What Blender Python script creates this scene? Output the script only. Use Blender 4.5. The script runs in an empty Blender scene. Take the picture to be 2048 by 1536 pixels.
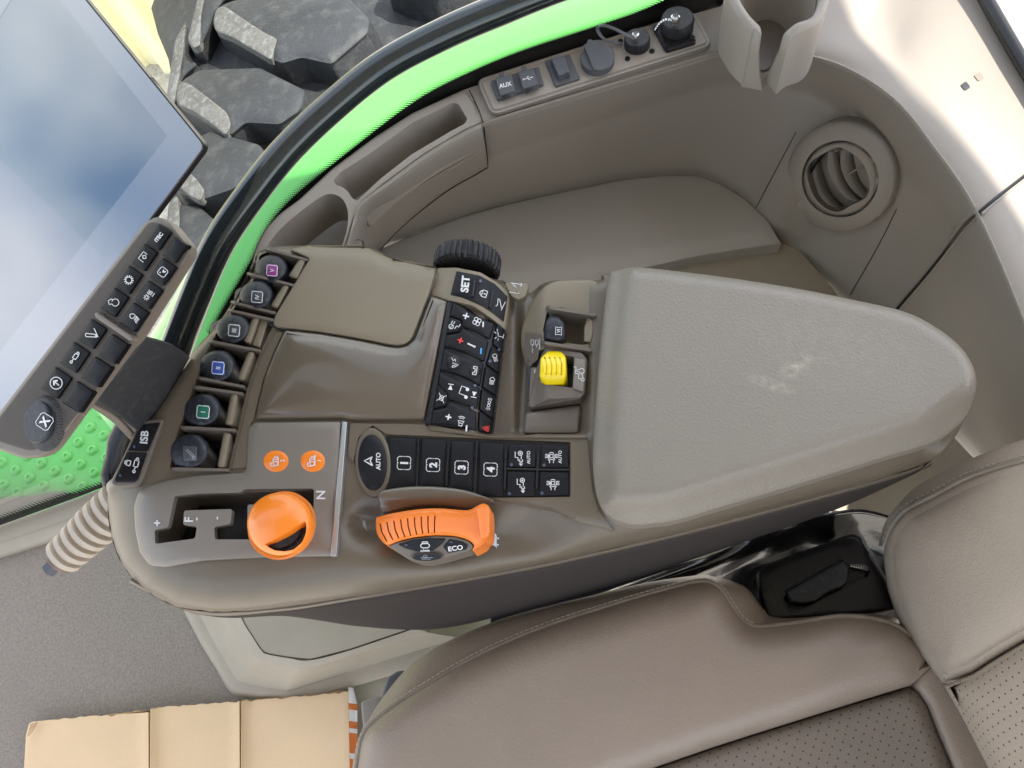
import bpy, bmesh, math, random
import numpy as np
from mathutils import Vector, Matrix
from mathutils.geometry import delaunay_2d_cdt
random.seed(4); rng = np.random.default_rng(4)
SC = bpy.context.scene
COL = SC.collection

# ---------------------------------------------------------------- camera
FPX, CX, CY, CAMZ = 1650.0, 1024.0, 768.0, 1.36
NADIR = (1240.0, 1460.0)
_n = np.array([NADIR[0]-CX, -(NADIR[1]-CY), -FPX]); _n /= np.linalg.norm(_n)
_Z = -_n; _X = np.array([1., 0, 0])-_Z*_Z[0]; _X /= np.linalg.norm(_X); _Y = np.cross(_Z, _X)
ROT = np.array([_X, _Y, _Z])
CAMP = np.array([0, 0, CAMZ])
cam = bpy.data.cameras.new('camera'); cam.sensor_width = 36; cam.lens = 36*FPX/2048
cam.clip_start = .02; cam.clip_end = 2000
camo = bpy.data.objects.new('camera', cam); COL.objects.link(camo)
camo.matrix_world = Matrix([list(ROT[i])+[CAMP[i]] for i in range(3)]+[[0, 0, 0, 1]])
SC.camera = camo

# ---------------------------------------------------------------- world and sun
SUN_EL, SUN_AZ = math.radians(55), math.radians(88)      # azimuth from +Y towards +X
W = bpy.data.worlds.new('World'); SC.world = W; W.use_nodes = True
nt = W.node_tree; nt.nodes.clear()
def wn(t, **k):
    n = nt.nodes.new(t)
    for a, b in k.items(): setattr(n, a, b)
    return n
sky = wn('ShaderNodeTexSky', sky_type='NISHITA', sun_disc=False, sun_elevation=SUN_EL, sun_rotation=SUN_AZ,
         air_density=1.0, dust_density=1.5, ozone_density=1.0)
tc = wn('ShaderNodeTexCoord'); no = wn('ShaderNodeTexNoise'); no.inputs['Scale'].default_value = 1.9
no.inputs['Detail'].default_value = 4; no.inputs['Roughness'].default_value = .55
cr_ = wn('ShaderNodeValToRGB'); cr_.color_ramp.elements[0].position = .40; cr_.color_ramp.elements[1].position = .78
mx = wn('ShaderNodeMix', data_type='RGBA'); mx.inputs['B'].default_value = (9.5, 9.3, 9.1, 1)
bg = wn('ShaderNodeBackground'); bg.inputs['Strength'].default_value = .14
wo = wn('ShaderNodeOutputWorld')
L = nt.links.new
L(tc.outputs['Generated'], no.inputs['Vector']); L(no.outputs['Fac'], cr_.inputs['Fac'])
L(cr_.outputs['Color'], mx.inputs['Factor']); L(sky.outputs['Color'], mx.inputs['A'])
L(mx.outputs['Result'], bg.inputs['Color']); L(bg.outputs['Background'], wo.inputs['Surface'])
sun = bpy.data.lights.new('sun', 'SUN'); sun.energy = 3.6; sun.angle = math.radians(.6); sun.color = (1, .95, .86)
suno = bpy.data.objects.new('sun', sun); COL.objects.link(suno)
sd = Vector((math.sin(SUN_AZ)*math.cos(SUN_EL), math.cos(SUN_AZ)*math.cos(SUN_EL), math.sin(SUN_EL)))
suno.rotation_euler = sd.to_track_quat('Z', 'Y').to_euler(); suno.location = (1.5, 1.5, 3)
vs = SC.view_settings; vs.view_transform = 'Standard'; vs.look = 'None'; vs.gamma = 1; vs.exposure = 1.48

# ---------------------------------------------------------------- projection helpers
def rays(p):
    p = np.atleast_2d(np.asarray(p, float))
    d = np.stack([p[:, 0]-CX, -(p[:, 1]-CY), np.full(len(p), -FPX)], 1)
    return d@ROT.T
CAM_SCALE = [0., 1.]                           # scale about the camera for the current section: z -> offset + factor * z
def Pz(p, z):
    d = rays(p); t = (CAM_SCALE[0]+CAM_SCALE[1]*np.asarray(z, float)-CAMZ)/d[:, 2]
    return CAMP+d*t[:, None]
def P(x, y, z): return Pz([(x, y)], z)[0]
class ZS:                                    # a height field z = f(x, y)
    def __init__(s, f): s.f = f if callable(f) else (lambda p, v=f: np.full(len(p), float(v))); s.down = np.array([0, 0, -1.])
    def __call__(s, p, h=0.):
        p = np.atleast_2d(np.asarray(p, float)); return Pz(p, s.f(p)+h)
class PL:                                    # a tilted plane
    def __init__(s, p0, n): s.p0 = np.array(p0, float); s.n = np.array(n, float)/np.linalg.norm(n); s.down = -s.n
    def __call__(s, p, h=0.):
        d = rays(p); h = np.broadcast_to(np.asarray(h, float), (len(d),))
        t = ((s.p0-CAMP)@s.n+h)/(d@s.n); return CAMP+d*t[:, None]

def cr(pts, n=8, closed=True):               # Catmull-Rom through points (2-D or 3-D)
    p = np.array(pts, float); m = len(p); out = []
    for i in range(m if closed else m-1):
        if closed: a, b, c, d = p[i-1], p[i], p[(i+1) % m], p[(i+2) % m]
        else: a, b, c, d = p[max(i-1, 0)], p[i], p[i+1], p[min(i+2, m-1)]
        for k in range(n):
            t = k/n
            out.append(.5*((2*b)+(-a+c)*t+(2*a-5*b+4*c-d)*t*t+(-a+3*b-3*c+d)*t**3))
    if not closed: out.append(p[-1])
    return np.array(out)
def rp(pts, r=6, n=4):                       # polygon with rounded corners
    p = np.array(pts, float); out = []
    for i in range(len(p)):
        a, b, c = p[i-1], p[i], p[(i+1) % len(p)]
        ra = min(r, np.linalg.norm(a-b)*.45); rc = min(r, np.linalg.norm(c-b)*.45)
        s = b+(a-b)/max(np.linalg.norm(a-b), 1e-9)*ra; e = b+(c-b)/max(np.linalg.norm(c-b), 1e-9)*rc
        for k in range(n+1):
            t = k/n; out.append((1-t)**2*s+2*t*(1-t)*b+t*t*e)
    return np.array(out)
def ell(cx, cy, rx, ry, rot=0, n=36):
    a = np.linspace(0, 2*math.pi, n, endpoint=False); c, s = math.cos(math.radians(rot)), math.sin(math.radians(rot))
    x, y = rx*np.cos(a), ry*np.sin(a); return np.stack([cx+x*c-y*s, cy+x*s+y*c], 1)
def area(p): x, y = p[:, 0], p[:, 1]; return .5*np.sum(x*np.roll(y, -1)-np.roll(x, -1)*y)
def inset(p, d):
    s = 1 if area(p) > 0 else -1
    e1 = p-np.roll(p, 1, 0); e2 = np.roll(p, -1, 0)-p
    e1 /= np.linalg.norm(e1, axis=1)[:, None]+1e-9; e2 /= np.linalg.norm(e2, axis=1)[:, None]+1e-9
    n1 = np.stack([-e1[:, 1], e1[:, 0]], 1)*s; n2 = np.stack([-e2[:, 1], e2[:, 0]], 1)*s
    n = n1+n2; n /= np.maximum(np.sum(n*n1, 1), .35)[:, None]*np.maximum(np.linalg.norm(n, axis=1), 1e-6)[:, None]**0
    n = n/np.maximum(1, np.linalg.norm(n, axis=1)/1.6)[:, None]
    return p+n*d
def inside(q, poly):
    x, y = q[:, 0], q[:, 1]; r = np.zeros(len(q), bool); n = len(poly)
    for i in range(n):
        x1, y1 = poly[i]; x2, y2 = poly[(i+1) % n]
        if y1 == y2: continue
        c = ((y1 > y) != (y2 > y)) & (x < (x2-x1)*(y-y1)/(y2-y1)+x1); r ^= c
    return r
def dist(q, line, closed=False):
    q = np.atleast_2d(q); line = np.array(line, float)
    if closed: line = np.vstack([line, line[:1]])
    best = np.full(len(q), 1e9)
    for a, b in zip(line[:-1], line[1:]):
        ab = b-a; t = np.clip(((q-a)@ab)/max(ab@ab, 1e-9), 0, 1)
        best = np.minimum(best, np.linalg.norm(q-(a+t[:, None]*ab), axis=1))
    return best
def ss(t): t = np.clip(t, 0, 1); return t*t*(3-2*t)
def rnd(t): t = np.clip(t, 0, 1); return np.sqrt(1-(1-t)**2)

# ---------------------------------------------------------------- objects
ORG = {}
def tag(o, label=None, cat=None, group=None, kind=None):
    if label: o['label'] = label
    if cat: o['category'] = cat
    if group: o['group'] = group
    if kind: o['kind'] = kind
    return o
def thing(name, label, cat, at, group=None):
    o = bpy.data.objects.new(name, None); COL.objects.link(o); o.empty_display_size = .02
    o.location = Vector(at); ORG[o.name] = np.array(at, float); return tag(o, label, cat, group)
def obj(name, V, Fc, mat, parent=None, sharp=38, smooth=True, fix=True, label=None, cat=None, kind=None, group=None):
    V = np.asarray(V, float); c = V.mean(0)
    me = bpy.data.meshes.new(name); me.from_pydata((V-c).tolist(), [], [list(map(int, f)) for f in Fc])
    if fix:
        bm = bmesh.new(); bm.from_mesh(me); bmesh.ops.remove_doubles(bm, verts=bm.verts, dist=2e-6)
        bmesh.ops.recalc_face_normals(bm, faces=bm.faces); bm.to_mesh(me); bm.free()
    if smooth:
        me.polygons.foreach_set('use_smooth', [True]*len(me.polygons)); me.set_sharp_from_angle(angle=math.radians(sharp))
    me.materials.append(mat)
    o = bpy.data.objects.new(name, me); COL.objects.link(o); ORG[o.name] = c
    if parent: o.parent = parent; o.location = Vector(c-ORG[parent.name])
    else: o.location = Vector(c)
    return tag(o, label, cat, group, kind)
class MB:                                    # gathers pieces for one mesh
    def __init__(s): s.V = []; s.F = []; s.n = 0
    def add(s, V, F):
        V = np.asarray(V, float); s.V.append(V); s.F += [[i+s.n for i in f] for f in F]; s.n += len(V); return s
    def build(s, name, mat, parent=None, **k): return obj(name, np.vstack(s.V), s.F, mat, parent, **k)
def plate_geo(outline, S, h=0., depth=.004, bevel=0., drop=None, step=None, holes=(), hdepth=.01, dome=None, taper=0., k=3):
    """A slab: outline in view pixels laid on surface S, h above it, 'depth' thick, rounded by 'bevel'."""
    out = np.array(outline, float)
    if area(out) < 0: out = out[::-1]
    bw = bevel; drop = drop if drop is not None else bw*.00045
    mb = MB(); ring = []; N = len(out)
    inn = inset(out, bw) if bw > 0 else out
    def lift(p):
        v = np.full(len(p), float(h))
        if dome is not None: v = v+dome[0]*rnd(dist(p, inn, True)/dome[1])
        return v
    if bw > 0:
        for j in range(k+1):
            a = math.pi/2*j/k; ring.append(S(inset(out, bw*(1-math.cos(a))) if j < k else inn, h-drop*(1-math.sin(a))))
    else: ring.append(S(out, h))
    base = ring[0]
    if depth > 0:
        b2 = base+S.down*depth
        if taper: c = b2.mean(0); b2 = c+(b2-c)*(1-taper)
        ring.insert(0, b2)
    for a, b in zip(ring[:-1], ring[1:]):
        mb.add(np.vstack([a, b]), [[i, (i+1) % N, N+(i+1) % N, N+i] for i in range(N)])
    w = inn.max(0)-inn.min(0)
    st = step or max(w.max()/14, 3)
    pts = [inn]; edges = [(i, (i+1) % N) for i in range(N)]; n = N
    for hh in holes:
        hh = np.array(hh, float); pts.append(hh); edges += [(n+i, n+(i+1) % len(hh)) for i in range(len(hh))]; n += len(hh)
        t = S(hh, h); M = len(hh)
        mb.add(np.vstack([t, t+S.down*hdepth]), [[i, (i+1) % M, M+(i+1) % M, M+i] for i in range(M)])
    gx = np.arange(inn[:, 0].min()+st/2, inn[:, 0].max(), st); gy = np.arange(inn[:, 1].min()+st/2, inn[:, 1].max(), st)
    if len(gx) and len(gy):
        g = np.stack(np.meshgrid(gx, gy), -1).reshape(-1, 2); g[:, 0] += ((np.arange(len(g))//len(gx)) % 2)*st*.5
        ok = inside(g, inn) & (dist(g, inn, True) > st*.45)
        for hh in holes: ok &= ~inside(g, np.array(hh, float)) & (dist(g, hh, True) > st*.45)
        pts.append(g[ok])
    if dome is not None and dome[1] > st*.6:                       # extra rings near the edge for a round shoulder
        for f in (.12, .35, .65):
            r = inset(inn, dome[1]*f); ok = inside(r, inn) & (dist(r, inn, True) > dome[1]*f*.8); pts.append(r[ok])
    allp = np.vstack(pts)
    v2, e2, f2, *_ = delaunay_2d_cdt([Vector(p) for p in allp], edges, [], 0, 1e-4)
    v2 = np.array([tuple(v) for v in v2]); f2 = [list(f) for f in f2]
    cen = np.array([v2[f].mean(0) for f in f2]); ok = inside(cen, inn)
    for hh in holes: ok &= ~inside(cen, np.array(hh, float))
    mb.add(S(v2, lift(v2)), [f for f, o in zip(f2, ok) if o])
    return mb
def plate(name, outline, S, mat, parent=None, label=None, cat=None, kind=None, group=None, sharp=38, **k):
    return plate_geo(outline, S, **k).build(name, mat, parent, label=label, cat=cat, kind=kind, group=group, sharp=sharp)
def sheet(name, rows, mat, parent=None, n=6, m=4, thick=0., closed=False, world=False, **k):
    """Rows of (x, y, z) joined into a smooth skin."""
    R = [cr(r, n, False) for r in rows]; R = np.array(R)                      # rows x pts x 3
    G = np.array([cr(R[:, j], m, False) if len(rows) > 2 else np.array([R[0, j]*(1-t)+R[1, j]*t for t in np.linspace(0, 1, m+1)]) for j in range(R.shape[1])])
    a, b = G.shape[:2]; q = G.reshape(-1, 3); V = q if world else Pz(q[:, :2], q[:, 2])
    F = [[i*b+j, (i+1)*b+j, (i+1)*b+j+1, i*b+j+1] for i in range(a-1) for j in range(b-1)]
    o = obj(name, V, F, mat, parent, **k)
    if thick:
        s = o.modifiers.new('thickness', 'SOLIDIFY'); s.thickness = thick; s.offset = 0
    return o
def tube_geo(path, r, n=12, caps=True, flat=1.0):
    p = np.asarray(path, float); m = len(p); rr = np.broadcast_to(np.asarray(r, float), (m,)); V = []; T = np.gradient(p, axis=0)
    up = np.array([0, 0, 1.])
    for i in range(m):
        t = T[i]/np.linalg.norm(T[i]); a = np.cross(t, up)
        if np.linalg.norm(a) < 1e-3: a = np.cross(t, [1, 0, 0])
        a /= np.linalg.norm(a); b = np.cross(a, t)
        for j in range(n):
            w = 2*math.pi*j/n; V.append(p[i]+CAM_SCALE[1]*rr[i]*(a*math.cos(w)+b*flat*math.sin(w)))
    F = [[i*n+j, i*n+(j+1) % n, (i+1)*n+(j+1) % n, (i+1)*n+j] for i in range(m-1) for j in range(n)]
    if caps: F += [list(range(n))[::-1], [(m-1)*n+j for j in range(n)]]
    return np.array(V), F
def tube(name, path, r, mat, parent=None, n=12, flat=1.0, **k):
    return MB().add(*tube_geo(path, r, n, True, flat)).build(name, mat, parent, **k)
def lathe_geo(A, axis, prof, n=32, ribs=0, rib=0.):
    """prof: (distance along axis, radius); ribs modulate the radius."""
    A = np.array(A, float); ax = np.array(axis, float); ax /= np.linalg.norm(ax); prof = [(d*CAM_SCALE[1], r*CAM_SCALE[1]) for d, r in prof]; rib = rib*CAM_SCALE[1]
    u = np.cross(ax, [0, 0, 1.]) if abs(ax[2]) < .95 else np.cross(ax, [1., 0, 0]); u /= np.linalg.norm(u); v = np.cross(ax, u)
    V = []
    for d, r in prof:
        for j in range(n):
            w = 2*math.pi*j/n; q = r-(rib if ribs and (j % (n//ribs)) == 0 and r > .3*max(x[1] for x in prof) else 0)
            V.append(A+ax*d+q*(u*math.cos(w)+v*math.sin(w)))
    m = len(prof); F = [[i*n+j, i*n+(j+1) % n, (i+1)*n+(j+1) % n, (i+1)*n+j] for i in range(m-1) for j in range(n)]
    F += [list(range(n))[::-1], [(m-1)*n+j for j in range(n)]]
    return np.array(V), F
def ribbon_geo(path, w, S, h=.0004, closed=False):       # flat printed stroke
    p = np.array(path, float)
    if closed: p = np.vstack([p, p[:1]])
    p = p+rng.normal(0, 1e-5, p.shape)
    t = np.gradient(p, axis=0); t /= np.linalg.norm(t, axis=1)[:, None]+1e-9; nn = np.stack([-t[:, 1], t[:, 0]], 1)*w/2
    if closed: nn[0] = nn[-1] = (nn[0]+nn[-1])/2
    m = len(p); V = np.vstack([S(p+nn, h), S(p-nn, h)])
    return V, [[i, i+1, m+i+1, m+i] for i in range(m-1)]
_tc = {}
def text_geo(body, bold=0.0):
    if (body, bold) in _tc: return _tc[(body, bold)]
    cu = bpy.data.curves.new('t', 'FONT'); cu.body = body; cu.size = 1; cu.offset = bold; cu.resolution_u = 3
    o = bpy.data.objects.new('t', cu); COL.objects.link(o); dg = bpy.context.evaluated_depsgraph_get()
    me = bpy.data.meshes.new_from_object(o.evaluated_get(dg))
    V = np.array([v.co[:2] for v in me.vertices]); F = [list(p.vertices) for p in me.polygons]
    V = V-[(V[:, 0].min()+V[:, 0].max())/2, .36]
    bpy.data.objects.remove(o); bpy.data.meshes.remove(me); bpy.data.curves.remove(cu)
    _tc[(body, bold)] = (V, F); return V, F
def ci(x, y, r, n=14, a0=0, a1=360):
    a = np.radians(np.linspace(a0, a1, n+1)); return [(x+r*math.cos(t), y+r*math.sin(t)) for t in a]
def box_(x0, y0, x1, y1): return [(x0, y0), (x1, y0), (x1, y1), (x0, y1), (x0, y0)]
class Ink:
    """Printing in a local frame: origin in pixels, scale px per unit, angle of the reading direction (deg, counter-clockwise on the picture)."""
    def __init__(s, S, ox, oy, sc, ang, h=.0005, w=.12, sx=1.):
        a = math.radians(ang); s.S, s.h, s.w, s.sc = S, h, w*sc, sc
        s.o = np.array([ox, oy]); s.X = np.array([math.cos(a), -math.sin(a)])*sc*sx; s.Y = np.array([-math.sin(a), -math.cos(a)])*sc; s.mb = MB()
    def m(s, p): p = np.array(p, float); return s.o+p[:, :1]*s.X+p[:, 1:2]*s.Y
    def line(s, *paths, w=None):
        for p in paths:
            q = s.m(p); q = np.vstack([np.linspace(a, b, 3)[:-1] for a, b in zip(q[:-1], q[1:])]+[q[-1:]])
            s.mb.add(*ribbon_geo(q, (w*s.sc if w else s.w), s.S, s.h))
        return s
    def fill(s, p):
        q = s.m(p); n = len(q); s.mb.add(s.S(q, s.h), [list(range(n))]); return s
    def text(s, body, x=0, y=0, size=1., bold=0.02):
        V, F = text_geo(body, bold); s.mb.add(s.S(s.m(V*size+[x, y]), s.h), F); return s
    def done(s, mat, parent, name='icon'): return s.mb.build(name, mat, parent, smooth=False, fix=False)

from mathutils.bvhtree import BVHTree
def hit(o, x, y):                            # the point of a built surface that a view ray meets
    bpy.context.view_layer.update(); bm = bmesh.new(); bm.from_mesh(o.data); bm.transform(o.matrix_world); t = BVHTree.FromBMesh(bm); bm.free()
    d = Vector(rays([(x, y)])[0]).normalized(); return t.ray_cast(Vector(CAMP), d)

# ---------------------------------------------------------------- materials
def mat(name, col, rough=.5, metal=0., bump=0., bscale=800., btype='noise', var=0., vscale=8., coat=0., spec=.5, emit=None, dust=0., rvar=0., dustcol=(.6, .55, .45)):
    m = bpy.data.materials.new(name); m.use_nodes = True; t = m.node_tree; b = t.nodes['Principled BSDF']; l = t.links.new
    b.inputs['Base Color'].default_value = (*col, 1); b.inputs['Roughness'].default_value = rough; b.inputs['Metallic'].default_value = metal
    b.inputs['Specular IOR Level'].default_value = spec
    if coat: b.inputs['Coat Weight'].default_value = coat; b.inputs['Coat Roughness'].default_value = .08
    tcn = t.nodes.new('ShaderNodeTexCoord'); src = None
    if var or dust or rvar:
        n = t.nodes.new('ShaderNodeTexNoise'); n.inputs['Scale'].default_value = vscale; n.inputs['Detail'].default_value = 7; n.inputs['Roughness'].default_value = .62
        l(tcn.outputs['Object'], n.inputs['Vector'])
        mr = t.nodes.new('ShaderNodeMapRange'); mr.inputs[1].default_value = .3; mr.inputs[2].default_value = .7
        mr.inputs[3].default_value = 1-var; mr.inputs[4].default_value = 1+var; l(n.outputs['Fac'], mr.inputs[0])
        mm = t.nodes.new('ShaderNodeMix'); mm.data_type = 'RGBA'; mm.blend_type = 'MULTIPLY'; mm.inputs['Factor'].default_value = 1
        mm.inputs['A'].default_value = (*col, 1); l(mr.outputs[0], mm.inputs['B']); src = mm.outputs['Result']
        if dust:
            n2 = t.nodes.new('ShaderNodeTexNoise'); n2.inputs['Scale'].default_value = vscale*6; n2.inputs['Detail'].default_value = 8
            l(tcn.outputs['Object'], n2.inputs['Vector']); r2 = t.nodes.new('ShaderNodeMapRange'); r2.inputs[1].default_value = .5; r2.inputs[2].default_value = .75
            r2.inputs[3].default_value = 0; r2.inputs[4].default_value = dust; l(n2.outputs['Fac'], r2.inputs[0])
            m2 = t.nodes.new('ShaderNodeMix'); m2.data_type = 'RGBA'; l(r2.outputs[0], m2.inputs['Factor']); l(src, m2.inputs['A']); m2.inputs['B'].default_value = (*dustcol, 1); src = m2.outputs['Result']
        l(src, b.inputs['Base Color'])
        if rvar:
            r3 = t.nodes.new('ShaderNodeMapRange'); r3.inputs[1].default_value = .3; r3.inputs[2].default_value = .7; r3.inputs[3].default_value = rough-rvar; r3.inputs[4].default_value = rough+rvar
            l(n.outputs['Fac'], r3.inputs[0]); l(r3.outputs[0], b.inputs['Roughness'])
    if bump:
        if btype == 'noise':
            n = t.nodes.new('ShaderNodeTexNoise'); n.inputs['Scale'].default_value = bscale; n.inputs['Detail'].default_value = 3; o = n.outputs['Fac']
        else:
            n = t.nodes.new('ShaderNodeTexVoronoi'); n.feature = 'SMOOTH_F1' if btype == 'vor' else 'DISTANCE_TO_EDGE'; n.inputs['Scale'].default_value = bscale; o = n.outputs['Distance']
        l(tcn.outputs['Object'], n.inputs['Vector'])
        bp = t.nodes.new('ShaderNodeBump'); bp.inputs['Strength'].default_value = bump; bp.inputs['Distance'].default_value = .6/bscale
        l(o, bp.inputs['Height']); l(bp.outputs['Normal'], b.inputs['Normal'])
    if emit: b.inputs['Emission Color'].default_value = (*emit, 1); b.inputs['Emission Strength'].default_value = 1
    return m
M = {}
M['trim'] = mat('beige_trim_plastic', (.28, .25, .212), .48, bump=.25, bscale=1500, var=.05, vscale=5)
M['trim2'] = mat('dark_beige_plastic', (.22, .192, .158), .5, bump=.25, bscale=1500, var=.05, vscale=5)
M['shell'] = mat('olive_brown_satin_plastic', (.122, .098, .068), .38, bump=.22, bscale=1500, var=.04, coat=.1)
M['lid'] = mat('olive_brown_matt_plastic', (.205, .170, .116), .48, bump=.22, bscale=1500, var=.04, vscale=10)
M['gloss'] = mat('olive_brown_gloss_plastic', (.118, .093, .066), .25, bump=.04, bscale=2500, var=.04, coat=.5)
M['taupe'] = mat('metallic_taupe_paint', (.215, .19, .16), .4, metal=.3, bump=.08, bscale=4000, var=.03)
M['silver'] = mat('satin_silver_trim', (.5, .51, .52), .3, metal=.8, bump=.05, bscale=3000)
M['brown'] = mat('dark_brown_plastic', (.135, .112, .09), .42, bump=.1, bscale=2200, var=.05)
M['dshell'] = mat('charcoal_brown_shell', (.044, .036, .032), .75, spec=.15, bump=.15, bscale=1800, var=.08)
M['pad'] = mat('pebbled_armrest_vinyl', (.222, .197, .160), .40, bump=.36, bscale=500, btype='vor', var=.015, vscale=14)
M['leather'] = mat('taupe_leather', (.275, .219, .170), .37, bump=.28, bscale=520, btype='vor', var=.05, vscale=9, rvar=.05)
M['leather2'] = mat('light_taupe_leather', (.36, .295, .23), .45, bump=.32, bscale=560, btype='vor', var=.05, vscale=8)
M['pipe'] = mat('leather_piping', (.25, .21, .165), .5, bump=.5, bscale=900, var=.15, vscale=60)
M['thread'] = mat('pale_thread', (.42, .37, .30), .7)
M['blk'] = mat('black_keypad_rubber', (.010, .010, .012), .45, bump=.08, bscale=2500, var=.2, vscale=40, spec=.22)
M['blkg'] = mat('black_glossy_plastic', (.012, .011, .012), .3, spec=.3, bump=.03, bscale=2000, rvar=.08, vscale=30)
M['barf'] = mat('dark_taupe_bar', (.078, .068, .058), .6, spec=.2, bump=.1, bscale=2500)
M['keyg'] = mat('glossy_key_black', (.005, .005, .006), .35, spec=.12)
M['blkm'] = mat('black_matt_plastic', (.028, .028, .031), .55, bump=.2, bscale=2000, dust=.05, vscale=25)
M['cap'] = mat('black_worn_lever_cap', (.020, .022, .028), .4, spec=.35, bump=.12, bscale=1500, dust=.12, vscale=35, dustcol=(.25, .26, .3))
M['slate'] = mat('slate_grey_plastic', (.075, .078, .085), .5, bump=.12, bscale=2200, var=.06)
M['white'] = mat('white_print', (.66, .66, .66), .5)
M['grey_ink'] = mat('grey_print', (.30, .31, .33), .5)
M['red'] = mat('red_print', (.75, .05, .04), .5)
M['blue'] = mat('blue_print', (.05, .35, .75), .5)
M['lamp'] = mat('unlit_indicator', (.06, .08, .13), .3)
M['orange'] = mat('orange_gloss_plastic', (.86, .22, .012), .3, coat=.4, bump=.02, bscale=1500, var=.03)
M['orange2'] = mat('orange_dial_plastic', (.78, .19, .018), .38, coat=.15, bump=.04, bscale=2500, var=.03)
M['yellow'] = mat('yellow_plastic', (.9, .68, .0), .35, coat=.3, bump=.02, bscale=1500)
M['purple'] = mat('purple_inlay', (.27, .04, .24), .4); M['royal'] = mat('blue_inlay', (.04, .09, .38), .4)
M['green_in'] = mat('green_inlay', (.02, .16, .10), .4); M['clear'] = mat('grey_inlay', (.07, .075, .085), .35)
M['steel'] = mat('bright_zinc', (.75, .76, .78), .22, metal=1)
M['blackm'] = mat('black_painted_steel', (.012, .012, .014), .22, coat=.6, bump=.12, bscale=45)
M['green'] = mat('green_body_paint', (.125, .50, .10), .4, coat=.4, var=.05, vscale=3)
M['rubber'] = mat('tyre_rubber', (.026, .027, .031), .65, bump=.45, bscale=120, var=.3, vscale=5, dust=.3, dustcol=(.13, .125, .12))
M['worn'] = mat('worn_tread_rubber', (.10, .095, .088), .9, bump=.7, bscale=90, var=.25, vscale=10, dust=.5, dustcol=(.26, .28, .30))
M['frame'] = mat('black_window_frame', (.014, .018, .022), .17, coat=.7, dust=.015, vscale=25, bump=.03, bscale=300)
M['frit'] = mat('black_ceramic_frit', (.004, .004, .004), .35)
M['shelf'] = mat('light_grey_bin_plastic', (.42, .40, .36), .5, bump=.25, bscale=1500, var=.04, vscale=5)
M['mat'] = mat('grey_carpet_mat', (.255, .213, .174), .95, bump=1.0, bscale=330, var=.22, vscale=260, dust=.1, dustcol=(.34, .31, .27))
M['floor'] = mat('beige_floor_trim', (.36, .31, .235), .6, bump=.2, bscale=1300, var=.08, vscale=9)
M['card'] = mat('brown_cardboard', (.70, .50, .295), .85, bump=.15, bscale=250, var=.06, vscale=5)
M['cardp'] = mat('torn_cardboard_edge', (.50, .33, .18), .9, bump=.6, bscale=400, var=.2, vscale=60)
M['paper'] = mat('white_printed_paper', (.85, .84, .82), .6); M['porange'] = mat('orange_printed_paper', (.72, .2, .04), .6)
M['bellow'] = mat('cream_rubber_bellows', (.50, .43, .35), .7, bump=.3, bscale=700, dust=.25, vscale=30, dustcol=(.35, .28, .2))
M['rust'] = mat('brown_dirty_steel', (.2, .14, .1), .6, metal=.4, var=.3, vscale=60, bump=.3, bscale=500)
M['bolt'] = mat('dark_bolt_steel', (.08, .08, .1), .4, metal=.7, bump=.2, bscale=500)
M['concrete'] = mat('gravel_yard', (.50, .46, .40), .95, bump=1., bscale=40, var=.35, vscale=18, dust=.6, dustcol=(.75, .72, .66))
M['ypaint'] = mat('cream_yellow_paint', (.88, .80, .52), .6, var=.06, vscale=3)
M['headliner'] = mat('dark_headliner', (.33, .315, .295), .9, bump=.2, bscale=500)
def monitor_glass(name, col, rough):
    m = mat(name, col, rough, spec=1.0, rvar=0); m.node_tree.nodes['Principled BSDF'].inputs['IOR'].default_value = 2.1; return m
M['screen'] = monitor_glass('dark_screen_glass', (.012, .014, .02), .05)
M['bezel'] = monitor_glass('grey_bezel_glass', (.085, .08, .095), .12)
gl = bpy.data.materials.new('window_glass'); gl.use_nodes = True; t = gl.node_tree; t.nodes.clear()
a = t.nodes.new('ShaderNodeBsdfTransparent'); a.inputs[0].default_value = (.93, .97, .94, 1); g = t.nodes.new('ShaderNodeBsdfGlossy'); g.inputs['Roughness'].default_value = .01
f = t.nodes.new('ShaderNodeFresnel'); f.inputs[0].default_value = 1.1; x = t.nodes.new('ShaderNodeMixShader'); o = t.nodes.new('ShaderNodeOutputMaterial')
t.links.new(f.outputs[0], x.inputs[0]); t.links.new(a.outputs[0], x.inputs[1]); t.links.new(g.outputs[0], x.inputs[2]); t.links.new(x.outputs[0], o.inputs[0]); M['glass'] = gl
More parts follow.
